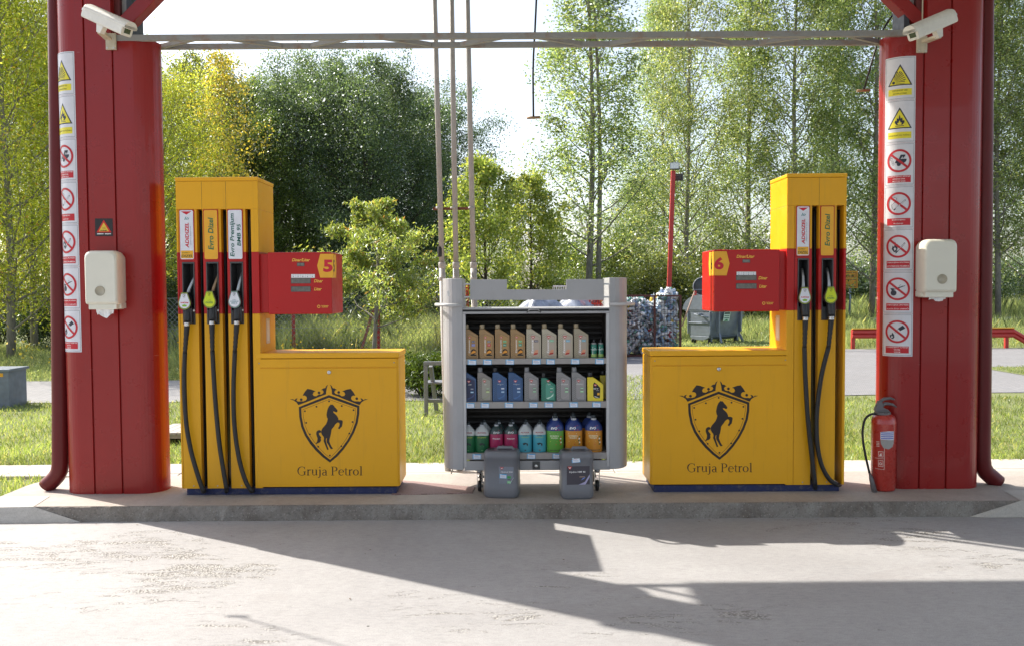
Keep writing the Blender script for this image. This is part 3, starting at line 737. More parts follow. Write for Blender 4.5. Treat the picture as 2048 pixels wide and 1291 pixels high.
PFY = 6.5                                  # front plane of the pumps
DK = ink(22, 18, 16)
WHT, YLW, GRN, RDI, TEAL = ink(222, 224, 232), ink(232, 170, 40), ink(20, 110, 70), ink(200, 20, 45), ink(25, 120, 125)
zt, zc0, zr1, zr0, zb, zp = 2.470, 2.235, 1.918, 1.462, .158, IZ
PB = PFY + .42
def zf(y): return Z_(y, PFY)
def pump(label, left, cols, posts, disp, cab, sg, num, signs, nozz, hoses):
    """sg: +1 when the cabinet lies to the right of the hose columns"""
    xc = X_(cab[0] * .5 + cab[1] * .5, PFY)
    root = thing('fuel_pump', label, 'fuel pump', (xc, PFY + .18, IZ), 'fuel pumps on the island')
    xl, xr = left
    # plinth
    b = MB(); b.box(min(xl, X_(cab[0], PFY)) + .03, max(xr, X_(cab[1], PFY)) - .03, PFY + .02, PB - .03, zp, zb, BLUE); b.build('plinth', root, bevel=.004)
    # head with lid
    b = MB(); b.box(xl, xr, PFY + .0005, PB + .0005, zc0 + .0005, zt - .03, YEL)
    for q in cols[1:]: b.box(q[0] - .002, q[0], PFY - .0004, PFY + .01, zc0 + .001, zt - .031, DK)
    b.build('head', root, bevel=.003)
    b = MB(); b.box(xl - .004, xr + .004, PFY - .004, PB + .005, zt - .028, zt, YEL2); b.build('lid', root, bevel=.005)
    # hose columns with a red band
    def banded(mb, x0, x1, y0, y1, top):
        mb.box(x0, x1, y0, y1, zb, zr0, YEL); mb.box(x0, x1, y0, y1, zr0 + .0004, zr1, REDP); mb.box(x0, x1, y0, y1, zr1 + .0004, top, YEL)
    for (x0, x1) in posts:
        b = MB(); banded(b, x0, x1, PFY, PB, zc0 if abs(x1 - x0) < .2 else zc0); b.build('side_post', root, bevel=.003)
    for i, (x0, x1) in enumerate(cols):
        w = x1 - x0; bx0, bx1 = x0 + .022, x1 - .022
        b = MB()
        # front skin leaves a hole for the nozzle boot
        zb0, zb1 = 1.388, 1.846
        b.box(x0, x1, PFY + .004, PFY + .06, zb, zb0, YEL)
        b.box(x0, x1, PFY + .004, PFY + .06, zb1, zr1, REDP); b.box(x0, x1, PFY + .004, PFY + .06, zr1 + .0004, zc0, YEL)
        for q0, q1 in ((x0, bx0), (bx1, x1)):
            b.box(q0, q1, PFY + .004, PFY + .06, zb0 + .0004, zr0, YEL); b.box(q0, q1, PFY + .004, PFY + .06, zr0 + .0004, zb1 - .0004, REDP)
        banded(b, x0, x1, PB - .07, PB - .004, zc0)
        for q in (x0 + .012, x1 - .017):
            b.box(q, q + .005, PFY + .06, PB - .07, zb, zc0, BLK2)
        b.lathe([(.005, 0), (.005, .002)], (x0 + w * .55, PFY + .004, zb + .02), ALU, 8, M=Matrix.Rotation(R(90), 3, 'X'))
        cobj = b.build('hose_column', root)
        b = MB()           # recess lined with dark plastic
        b.box(bx0, bx1, PFY + .13, PFY + .135, zb0, zb1, BLK2)
        for q0, q1 in ((bx0, bx0 + .008), (bx1 - .008, bx1)): b.box(q0, q1, PFY - .004, PFY + .13, zb0, zb1, DGREY)
        b.box(bx0 + .008, bx1 - .008, PFY - .004, PFY + .13, zb1 - .012, zb1, DGREY)
        b.box(bx0 + .008, bx1 - .008, PFY - .008, PFY + .13, zb0, zb0 + .10, BLK2)
        b.lathe([(.010, 0), (.012, .004), (.009, .012), (.0, .014)], (bx1 - .008, PFY - .004, zb0 + .10), CHROME, 12, M=Matrix.Rotation(R(90), 3, 'X'), cap=False)
        b.build('nozzle_boot', cobj, bevel=.002)
        # printed fuel sign on a red backing plate
        kind = signs[i]; s0, s1 = x0 + .008, x1 - .018; z0, z1 = 1.862, 2.232
        b = MB(); b.box(s0, s1, PFY - .003, PFY + .004, z0, z1, REDP)
        A = Art(b, lambda u, v, L: Vector((s0 + (s1 - s0) * u, PFY - .003 - .0006 * L, z0 + (z1 - z0) * v)))
        # u across 0..1, v up 0..1 ; rounded corners by hand
        def rr(u0, v0, u1, v1, m, L):
            ru, rv = .09, .09 * (s1 - s0) / (z1 - z0); P = []
            for cu, cv, a0 in ((u0 + ru, v0 + rv, 180), (u1 - ru, v0 + rv, 270), (u1 - ru, v1 - rv, 0), (u0 + ru, v1 - rv, 90)):
                for k in range(5): P.append((cu + ru * math.cos(R(a0 + 22.5 * k)), cv + rv * math.sin(R(a0 + 22.5 * k))))
            A.poly(P, m, L)
        asp = (z1 - z0) / (s1 - s0)
        def vt(t, u, v, hu, wv_, m, shear=.15, bold=.02):
            """vertical text reading upward: hu = height across u, wv_ = length along v"""
            vs, fs, (a, c, d, e) = text_mesh(t, bold, shear, 1.0, 1.0); P = []
            for x, y in vs:
                xx = (x - (a + c) / 2) / (c - a) * wv_; yy = (y - (d + e) / 2) / (e - d) * hu
                P.append(A.f(u - yy, v + xx, 3))
            b.add(P, fs, m)
        if kind == 'adi':
            rr(.05, .012, .95, .988, WHT, 1)
            A.rect(.09, .03, .91, .185, YLW, 2)
            A.poly([(.14, .965), (.86, .965), (.5, .90)], RDI, 2)
            vt('ADIDIZEL', .52, .49, .25, .50, RDI, .2, .028)
            vt('additive diesel fuel', .76, .48, .07, .38, ink(120, 120, 150), 0, 0)
            for k in range(3): A.poly([(.36 + .1 * k, .80), (.42 + .1 * k, .80), (.50 + .1 * k, .86 - .01 * k), (.46 + .1 * k, .86 - .01 * k)], TEAL, 2)
            A.text('EVRO', .42, .142, .028, ink(60, 100, 40), 3, w=.5, shear=.2); A.text('DIZEL', .5, .075, .052, ink(50, 70, 30), 3, w=.78, shear=.2, bold=.02)
        elif kind == 'evro':
            rr(.05, .012, .95, .988, YLW, 1); vt('Evro Dizel', .5, .52, .36, .64, GRN)
        else:
            rr(.05, .012, .95, .988, WHT, 1); vt('Evro Premijum', .34, .49, .36, .86, ink(20, 95, 85)); vt('BMB 95', .74, .49, .25, .44, ink(20, 95, 85))
        b.build('fuel_sign', cobj)
    # nozzles resting in the boots
    for i, (bu, bv, kind, tilt) in enumerate(nozz):
        q = W(bu, bv, PFY - .06); x, z = q.x, q.z; y = PFY - .045
        b = MB()
        b.tube([(x + .012, y + .045, z + .03), (x + .010, y + .03, z - .05), (x + .008, y + .02, z - .10), (x + .010, y + .005, z - .15)], [.024, .028, .027, .024], BLK2, 12)
        b.box(x - .012, x + .045, y + .01, y + .055, z - .165, z - .05, BLK2)
        nz = b.build('nozzle', root, bevel=.004)
        b = MB(); sm = BRASS if kind == 'evro' and tilt == 0 else ALU
        tx = .030 + tilt
        b.tube([(x + .004, y + .05, z + .03), (x + .010, y + .055, z + .08), (x + .014 + tx * .5, y + .065, z + .14), (x + .014 + tx, y + .09, z + .20)], [.016, .013, .012, .0105], sm, 12)
        b.lathe([(.018, 0), (.021, .006), (.021, .026), (.018, .03)], (x + .004, y + .05, z + .032), BLK2, 12)
        b.build('spout', nz)
        # teardrop badge
        b = MB(); k = 1.0
        def drop(s):
            P = [(-.023 * s, .062 * s), (.023 * s, .062 * s)] + [(.047 * s * math.cos(R(a)), -.018 * s + .047 * s * math.sin(R(a))) for a in range(15, -196, -15)]
            return P[::-1]
        P0 = drop(1.0); rim = ink(150, 165, 60) if kind != 'bmb' else ink(120, 150, 140)
        b.prism([(p[0], p[1]) for p in P0], lambda p: Vector((x + p[0], y - .012, z + p[1])), lambda p: Vector((x + p[0], y + .02, z + p[1])), BLK2)
        A = Art(b, lambda u, v, L: Vector((x + u, y - .012 - .0006 * L, z + v)))
        A.poly(drop(.97), rim, 1); A.poly(drop(.88), BLK2, 2)
        face = ink(200, 215, 30) if kind == 'evro' else WHT
        A.poly(drop(.84), face, 3)
        A2 = Art(b, lambda u, v, L: Vector((x - .0155 + u * .000029, y - .012 - .0006 * (L + 4), z + .052 - v * .000029)))
        draw_crest(A2, (0, 0, 1.0), DK, False)
        if kind == 'evro': A.text('EVRO', 0, -.006, .006, GRN, 4, w=.026, shear=.2); A.text('DIZEL', 0, -.022, .013, GRN, 4, w=.056, shear=.2, bold=.02)
        elif kind == 'adi': A.text('AdiDizel', 0, -.012, .011, RDI, 4, w=.062, shear=.15, bold=.03); A.poly([(-.014, -.042), (.014, -.042), (.018, -.03), (0, -.025), (-.018, -.03)], ink(130, 180, 40), 4)
        else: A.text('EVRO', 0, -.004, .006, TEAL, 4, w=.026); A.text('PREMIJUM', 0, -.015, .008, TEAL, 4, w=.06, bold=.03); A.text('BMB 95', 0, -.027, .008, TEAL, 4, w=.044, bold=.03)
        b.build('badge', nz)
        b = MB(); hx, hz = x + .010, z - .158
        b.lathe([(.019, 0), (.022, .003), (.022, .012), (.019, .015), (.022, .018), (.022, .026), (.019, .029)], (hx, y + .003, hz - .026), CHROME, 16)
        b.build('swivel', nz)
        # hose: sleeve, long loop to the ground, then up between the columns
        h = hoses[i]
        P = [Vector((hx, y + .003, hz - .02))] + [W(u, v, PFY - .04) for u, v in h[0]]
        b = MB()
        c0 = P[0]; d = (P[1] - c0)
        n = 12; sl = []; rs = []
        for k in range(n + 1):
            t_ = k / n; sl.append(c0 + Vector((d.x * t_, 0, -.20 * t_))); rs.append(.0205 - .004 * t_ - (.0025 if k % 2 else 0) * (t_ > .4))
        b.tube(sl, rs, BLK, 12)
        Q = [sl[-1]] + [p for p in P[1:] if p.z < sl[-1].z - .02]
        S = catmull(Q, 6)
        U = [W(u, v, PFY + .10) for u, v in h[1]]
        S2 = catmull([Q[-1]] + U, 6)
        b.tube(S + S2[1:], .0168, BLK, 12)
        b.build('hose', root)
    # gaps between columns: dark hose mast of the far side
    for gx in hoses_gap[sg]:
        q = X_(gx, PFY + .2, 700); b = MB()
        b.tube([(q, PFY + .22, zb), (q, PFY + .22, zc0)], .0165, BLK, 10); b.build('hose', root)
    # display housing
    x0, x1, ins = disp; z0, z1 = zr0 - .006, zr1 - .004
    fx0, fx1 = X_(x0, PFY - .005), X_(x1, PFY - .005)
    b = MB(); b.box(fx0, fx1, PFY - .006, PB - .01, z0, z1, REDP)
    dsp = b.build('display_housing', root, bevel=.008, seg=3)
    b = MB(); b.box(min(X_(ins, PFY), fx1 if sg < 0 else fx0), max(X_(ins, PFY), fx1 if sg < 0 else fx0), PFY + .03, PB - .05, z0 + .012, z1 - .012, REDP); b.build('display_arm', root, bevel=.003)
    fy = PFY - .006
    b = MB(); A = Art(b, flat(fy, .0006)); D = disp_art[sg]
    YI = ink(240, 190, 70)
    A.text('Dinar/Litar', D['ppl'][0], D['ppl'][1], 6.2, YI, 1, w=36, shear=.25, bold=.02, flip=-1)
    A.text('Dinar', D['din'][0], D['din'][1], 6.2, YI, 1, w=18, shear=.25, bold=.02, flip=-1)
    A.text('Litar', D['lit'][0], D['lit'][1], 6.2, YI, 1, w=15.5, shear=.25, bold=.02, flip=-1)
    lu, lv = D['logo']; A.ring(lu, lv, 2.0, 3.1, YI, 1, 14)
    A.text('TATSUNO\nEUROPE', lu + 12, lv, 4.6, YI, 1, w=15, bold=.03, flip=-1, line=.9)
    b.build('lettering', dsp)
    for (u0, v0, u1, v1) in D['lcd']:
        b = MB(); p, q = W(u0, v0, fy), W(u1, v1, fy)
        b.box(p.x - .004, q.x + .004, fy - .002, fy + .003, q.z - .004, p.z + .004, DGREY)
        b.box(p.x, q.x, fy - .003, fy - .001, q.z, p.z, LCD)
        if u1 - u0 > 20: Art(b, flat(fy - .003, .0006)).text('888888', (u0 + u1) / 2, (v0 + v1) / 2, 5.6, ink(96, 94, 90), 1, w=31, flip=-1)
        b.build('screen', dsp)
    b = MB(); A = Art(b, flat(fy, .0006)); u0, v0, u1, v1 = D['strip']
    A.rect(u0, v1, u1, v0, ink(205, 205, 208), 2)
    for k in range(D['n']):
        w_ = (u1 - u0) / D['n']; A.rect(u0 + w_ * k + .3, v1 - .4, u0 + w_ * (k + .93), v0 + .4, ink(228, 229, 232), 3); A.disc(u0 + w_ * (k + .45), v0 + (v1 - v0) * .7, .9, ink(90, 95, 100), 4, 8)
        A.line([(u0 + w_ * (k + .3), v0 + 2), (u0 + w_ * (k + .6), v0 + 2)], .7, ink(150, 155, 165), 4)
    b.build('price_strip', dsp)
    # number plate wraps the outer edge
    b = MB(); A = Art(b, flat(fy, .0006)); pu, pv0, pv1, pw = D['plate']
    e = x1 - .6 if sg > 0 else x0 + .6; s_ = -sg
    P = [(e, pv0), (e, pv1), (e + s_ * (pw - 6), pv1), (e + s_ * (pw - 2), (pv0 + 2 * pv1) / 3), (e + s_ * pw, (pv0 + pv1) / 2), (e + s_ * (pw - 2), (2 * pv0 + pv1) / 3), (e + s_ * (pw - 6), pv0)]
    A.poly(P if s_ < 0 else P[::-1], YLW, 1)
    A.text(num, D['num'][0], D['num'][1], 25, RDI, 2, w=19, bold=.045, flip=-1)
    sx = (fx1 + .0006) if sg > 0 else (fx0 - .0006); za, zb_ = W(e, pv1, fy).z, W(e, pv0, fy).z
    b.poly([(sx, fy + .012, za), (sx, fy + .16, za), (sx, fy + .18, (za + zb_) / 2), (sx, fy + .16, zb_), (sx, fy + .012, zb_)][::sg], YLW)
    A3 = Art(b, lambda u, v, L: Vector((sx + sg * .0005, fy + u, (za + zb_) / 2 + v)))
    A3.text(num, .085, 0, .09, DK, 1, w=.05 * sg, bold=.03)
    b.build('number_plate', dsp)
    # cabinet
    a0, a1 = X_(cab[0], PFY, 850), X_(cab[1], PFY, 850); CB = PFY + .40
    ztop, zl1, zl2, zbot = 1.170, 1.130, 1.060, .163
    b = MB(); b.box(a0, a1, PFY + .006, CB, zbot, zl1 - .003, YEL); cb = b.build('cabinet', root, bevel=.012, seg=3)
    b = MB(); b.box(a0 - .004, a1 + .004, PFY - .002, CB + .004, zl1, ztop, YEL2); b.build('cabinet_lid', cb, bevel=.006, seg=2)
    i0, i1 = (a0 + .002, a1 - .014) if sg > 0 else (a0 + .014, a1 - .002)
    b = MB(); b.box(i0, i1, PFY - .001, PFY + .012, zl2 + .003, zl1 - .004, YEL); b.build('cabinet_rail', cb, bevel=.002)
    b = MB(); b.box(i0, i1, PFY - .001, PFY + .012, zbot + .004, zl2 - .005, YEL); b.build('door', cb, bevel=.0025)
    for sx_ in (i0 + .02, i1 - .02):
        b = MB(); b.lathe([(.005, 0), (.0045, .002), (.0, .0022)], (sx_, PFY - .001, zl1 - .035), ALU, 10, M=Matrix.Rotation(R(90), 3, 'X'), cap=False); b.build('screw', cb)
    lx, lz = W(D['lock'][0], D['lock'][1], PFY).x, W(D['lock'][0], D['lock'][1], PFY).z
    b = MB(); Mx = Matrix.Rotation(R(90), 3, 'X')
    b.lathe([(.015, 0), (.015, .006), (.012, .009), (.0, .009)], (lx, PFY - .001, lz), CHROME, 18, M=Mx, cap=False); b.box(lx - .0015, lx + .0015, PFY - .0115, PFY - .0095, lz - .006, lz + .006, BLK2)
    b.build('lock', cb)
    b = MB(); A = Art(b, flat(PFY - .001, .0006)); draw_crest(A, D['crest'], ink(34, 22, 20)); b.build('crest', cb)
    b = MB(); A = Art(b, flat(PFY - .001, .0006)); tu, tv = D['text']; serif(A, 'Gruja Petrol', tu, tv, 17.5, 131, ink(48, 26, 20)); b.build('lettering', cb)
    # small paper notice on the side of the column
    yy0, yy1 = PFY + .16, PFY + .26; sxx = (posts[-1][1] + .0008) if sg > 0 else (posts[0][0] - .0008)
    b = MB(); b.box(sxx - .0005, sxx + .0005, yy0, yy1, 1.23, 1.42, ink(205, 190, 165)); b.box(sxx - .001, sxx + .001, yy0 + .02, yy1 - .02, 1.25, 1.40, ink(220, 212, 200)); b.build('notice', root)
    return root

def catmull(P, n=6):
    P = [Vector(p) for p in P]; out = []
    for i in range(len(P) - 1):
        p0, p1, p2, p3 = P[max(i - 1, 0)], P[i], P[i + 1], P[min(i + 2, len(P) - 1)]
        for k in range(n):
            t = k / n
            out.append(.5 * ((2 * p1) + (p2 - p0) * t + (2 * p0 - 5 * p1 + 4 * p2 - p3) * t * t + (3 * p1 - p0 - 3 * p2 + p3) * t ** 3))
    out.append(P[-1]); return out
LCD = paint('lcd_grey', (.16, .155, .14), .18, var=.3, scale=40, coat=.6)
hoses_gap = {1: [], -1: []}
S6 = 6.15
disp_art = {
  1: dict(ppl=(602, 520), din=(637, 562), lit=(636, 578), logo=(637.5, 613), lcd=[(595, 526.5, 608, 531.5), (583, 557.5, 620.5, 566), (583, 574, 620.5, 582.5)], strip=(582.5, 548.5, 630, 556), n=5,
          plate=(0, 508, 555.5, 32), num=(656, 532), lock=(658.5, 743.5), crest=(580 - 50 / S6 * .987, 768 - 65 / S6 * .99, .987 / S6), text=(660, 940.5)),
  -1: dict(ppl=(1491, 513), din=(1526, 556), lit=(1526, 572.5), logo=(1527.5, 606.5), lcd=[(1486, 520, 1499, 524.5), (1473, 551.5, 1512, 559.5), (1473, 568, 1512, 576.5)], strip=(1473, 543.5, 1512, 551), n=4,
          plate=(0, 503, 551, 31), num=(1438, 527), lock=(1437.5, 737), crest=(1350, 750, 1 / S6), text=(1439.5, 934)),
}
def xm(px): return X_(px, PFY, 620)
EXY = 640
pump('yellow and red three-hose fuel pump with number 5 display, left of the oil stand', (xm(356), xm(519.5)),
     [(xm(360), xm(396.5)), (xm(408), xm(444.5)), (xm(456), xm(493.5))], [(xm(356), xm(359.6)), (xm(504.5), xm(519.5))],
     (540, 667, 519), (514.5, 798.5), 1, '5', ['adi', 'evro', 'bmb'],
     [(368.5, 602, 'adi', .012), (418.5, 599, 'evro', 0), (468.5, 599, 'bmb', -.012)],
     [([(370, 700), (368.5, 760), (372, 840), (382, 900), (396, 950), (407, 982)], [(411, 970), (409, 900), (406, 800), (403, 600), (402, 420)]),
      ([(425, 700), (430, 790), (438, 880), (447, 940), (453, 975)], [(453.5, 985), (455, 960), (452, 880), (451, 700), (449.5, 420)]),
      ([(470, 700), (467, 780), (469, 850), (478, 915), (491, 960), (503, 981)], [(508, 970), (507, 900), (503, 780), (500, 600), (499, 420)])])
pump('yellow and red two-hose fuel pump with number 6 display, right of the oil stand', (xm(1573), xm(1691.5)),
     [(xm(1589), xm(1623)), (xm(1637), xm(1672))], [(xm(1573), xm(1588.3)), (xm(1686.5), xm(1691.5))],
     (1427.5, 1558, 1574), (1300.5, 1576), -1, '6', ['adi', 'evro'],
     [(1610, 591, 'adi', -.035), (1662, 590, 'evro', -.040)],
     [([(1609, 700), (1611, 760), (1616, 840), (1624, 915), (1630, 965)], [(1631, 975), (1632, 900), (1631, 800), (1630, 600), (1629, 420)]),
      ([(1657, 690), (1643, 750), (1634, 820), (1634, 880), (1642, 925), (1657, 955), (1672, 967)], [(1682, 962), (1684, 900), (1683, 800), (1681, 600), (1679, 420)])])
# ---------------------------------------------------------------- oil stand
SY = 6.50                                   # front plane of the stand
def xs(px, py=760): return X_(px, SY, py)
def zs(py): return Z_(py, SY, 1072)
stand = thing('oil_stand', 'grey wheeled display stand with three shelves of motor oil between the pumps', 'display stand', (xs(1072), SY + .25, IZ))
SD = .46
xL0, xL1, xR0, xR1 = xs(882.5), xs(926), xs(1219), xs(1261)
zT, zB = zs(556), zs(938)
for (xo, xi) in ((xL0, xL1), (xR1, xR0)):
    w = xo - xi; P = []
    for k in range(17):
        a = R(180 * k / 16); P.append((xi + w * math.sin(a) ** .75, SY + SD / 2 - SD / 2 * math.cos(a)))
    if w > 0: pass
    else: P = P[::-1]
    # flatten the last bit at the ends, then extrude
    b = MB(); b.prism(P, lambda p: Vector((p[0], p[1], zB)), lambda p: Vector((p[0], p[1], zT)), GREYP, smooth=False)
    cobj = b.build('side_column', stand, bevel=.003)
    b = MB(); xx = xi + (.004 if w < 0 else -.004)
    b.box(xi, xi + (.022 if w < 0 else -.022), SY + .004, SY + .05, zB + .02, zT - .02 - .23, paint('light_grey_trim', (.48, .48, .49), .4))
    b.build('edge_trim', stand, bevel=.002)
    # bumper hoop
    Q = []
    for k in range(15):
        a = R(12 + 156 * k / 14); ww = w + (.052 if w > 0 else -.052)
        Q.append((xi + ww * math.sin(a) ** .7, SY + SD / 2 - (SD / 2 + .045) * math.cos(a), zs(609)))
    Q = [(xi, SY - .03, zs(609))] + Q + [(xi, SY + SD + .03, zs(609))]
    b = MB(); b.tube(Q, .0125, paint('light_grey_trim', (.48, .48, .49), .4), 10); b.build('bumper_hoop', stand)
stk = MB(); A = Art(stk, flat(SY + .012)); 
A.poly([(894, 582), (898, 581.5), (900, 592), (896, 593)], ink(210, 210, 210), 1); stk.build('sticker', stand)
# header panel with a stepped notch
b = MB(); y = SY + .03
hp = [(940, 600), (1207.5, 600), (1207.5, 558.5), (1132.5, 558.5), (1132.5, 579), (1014, 579), (1014, 559), (940, 559)]
P = [(W(u, v, y).x, W(u, v, y).z) for u, v in hp]
b.prism(P, lambda p: Vector((p[0], y, p[1])), lambda p: Vector((p[0], y + .018, p[1])), GREYP); b.build('header_panel', stand, bevel=.0015)
b = MB()
for u in (931, 1209):
    for v in (568, 594): p = W(u, v, y); b.box(p.x - .012, p.x + .035, y + .004, y + .014, p.z - .006, p.z + .006, ALU)
b.build('panel_bracket', stand)
# carcass: back shutter, top rail, floor rail
cx0, cx1 = xL1, xR0
zO = zs(617)                                # top of the opening
b = MB()
k = 0; z = zs(918)
while z < zO - .02:
    b.tube([(cx0, SY + SD - .03, z), (cx1, SY + SD - .03, z)], .021, SHUT, 8, caps=False); z += .044
b.box(cx0, cx1, SY + SD - .03, SY + SD - .01, zs(930), zO, SHUT)
b.build('roller_back', stand)
b = MB()
b.box(cx0, cx1, SY + .002, SY + SD, zO - .006, zO + .004, GREYP); b.box(cx0, cx1, SY - .004, SY + .016, zO - .038, zO - .020, GREYP); b.box(cx0, cx1, SY + .02, SY + .03, zO - .02, zO - .006, BLK2)
b.build('shutter_rail', stand, bevel=.003)
b = MB(); hx = xs(1068)
b.tube([(hx - .05, SY - .006, zO - .028), (hx - .03, SY - .03, zO - .006), (hx + .03, SY - .03, zO - .006), (hx + .05, SY - .006, zO - .028)], .005, ALU, 8)
b.build('shutter_handle', stand)
for q0, q1 in ((cx0, cx0 + .012), (cx1 - .012, cx1)):
    b = MB(); b.box(q0, q1, SY + .04, SY + SD - .02, zB + .06, zO - .03, SHUT); b.build('inner_side', stand)
b = MB(); b.box(xs(927), xs(1220), SY + .006, SY + .03, zs(939.5), zs(920.5), GREYP); b.box(xs(934), xs(1212), SY + .03, SY + SD - .03, zs(939), zs(934), GREYD)
b.build('base_rail', stand, bevel=.003)
b = MB(); b.box(xs(1064), xs(1079), SY - .002, SY + .008, zs(937.5), zs(921.5), DGREY)
b.lathe([(.011, 0), (.013, .004), (.009, .006), (.0, .006)], (xs(1071.5), SY - .002, zs(930.5)), CHROME, 14, M=Matrix.Rotation(R(90), 3, 'X'), cap=False); b.build('lock', stand)
zsh = [zs(716.5), zs(803), zs(905.5)]
th = [.040, .046, .046]
tags = [[944.3, 975, 1020, 1073, 1101.4, 1150.6, 1199.4], [940, 969.5, 1017.6, 1066.5, 1097.4, 1147.3, 1193.3], [952.5, 1061.5, 1113]]
blueE, tagW = ink(90, 165, 215), ink(222, 228, 240)
def price_tag(mb, x, y, z, tilt=0, s=1.0):
    M = Matrix.Translation((x, y, z)) @ Matrix.Rotation(R(tilt), 4, 'Y')
    A = Art(mb, lambda u, v, L: M @ Vector((u * s, -.0005 * L, v * s)))
    A.rect(-.0315, -.019, .0315, .019, blueE, 1); A.rect(-.0255, -.0165, .0275, .011, tagW, 2)
    A.rect(-.020, -.004, .02, -.001, ink(170, 180, 200), 3); A.rect(-.02, .003, .01, .0055, ink(190, 150, 160), 3); A.rect(-.014, -.0115, .018, -.009, ink(185, 195, 210), 3)
    A.rect(-.028, .0125, -.014, .017, ink(200, 230, 245), 2)
for i in range(3):
    b = MB(); b.box(cx0 + .003, cx1 - .003, SY + .012, SY + SD - .05, zsh[i] - .006, zsh[i], GREYD); b.box(cx0 + .003, cx1 - .003, SY + .008, SY + .014, zsh[i] - th[i], zsh[i] + .001, GREYD)
    sh = b.build('shelf', stand, bevel=.0015)
    for t in tags[i]:
        b = MB(); price_tag(b, xs(t), SY + .0072, zsh[i] - .023, random.uniform(-1.5, 1.5)); b.build('price_tag', sh)
for sx in (-1, 1):
    for sy in (0, 1):
        q = xs(957 if sx < 0 else 1195.5); yy = SY + .07 + .32 * sy; b = MB()
        b.box(q - .035, q + .035, yy - .03, yy + .03, zB - .012, zB - .004, ALU); b.lathe([(.016, 0), (.022, .01), (.024, .02), (.016, .026)], (q, yy, zB - .038), ALU, 14)
        for s2 in (-1, 1): b.box(q + s2 * .018 - .0015, q + s2 * .018 + .0015, yy - .012, yy + .03, IZ + .035, zB - .03, ALU)
        cs = b.build('caster', stand); b = MB()
        b.lathe([(.034, -.013), (.040, -.010), (.042, -.004), (.042, .004), (.040, .010), (.034, .013)], (q, yy + .012, IZ + .0425), BLK, 20, M=Matrix.Rotation(R(90), 3, 'Y'))
        b.lathe([(.010, -.026), (.010, .026)], (q, yy + .012, IZ + .0425), ALU, 10, M=Matrix.Rotation(R(90), 3, 'Y')); b.build('wheel', cs)

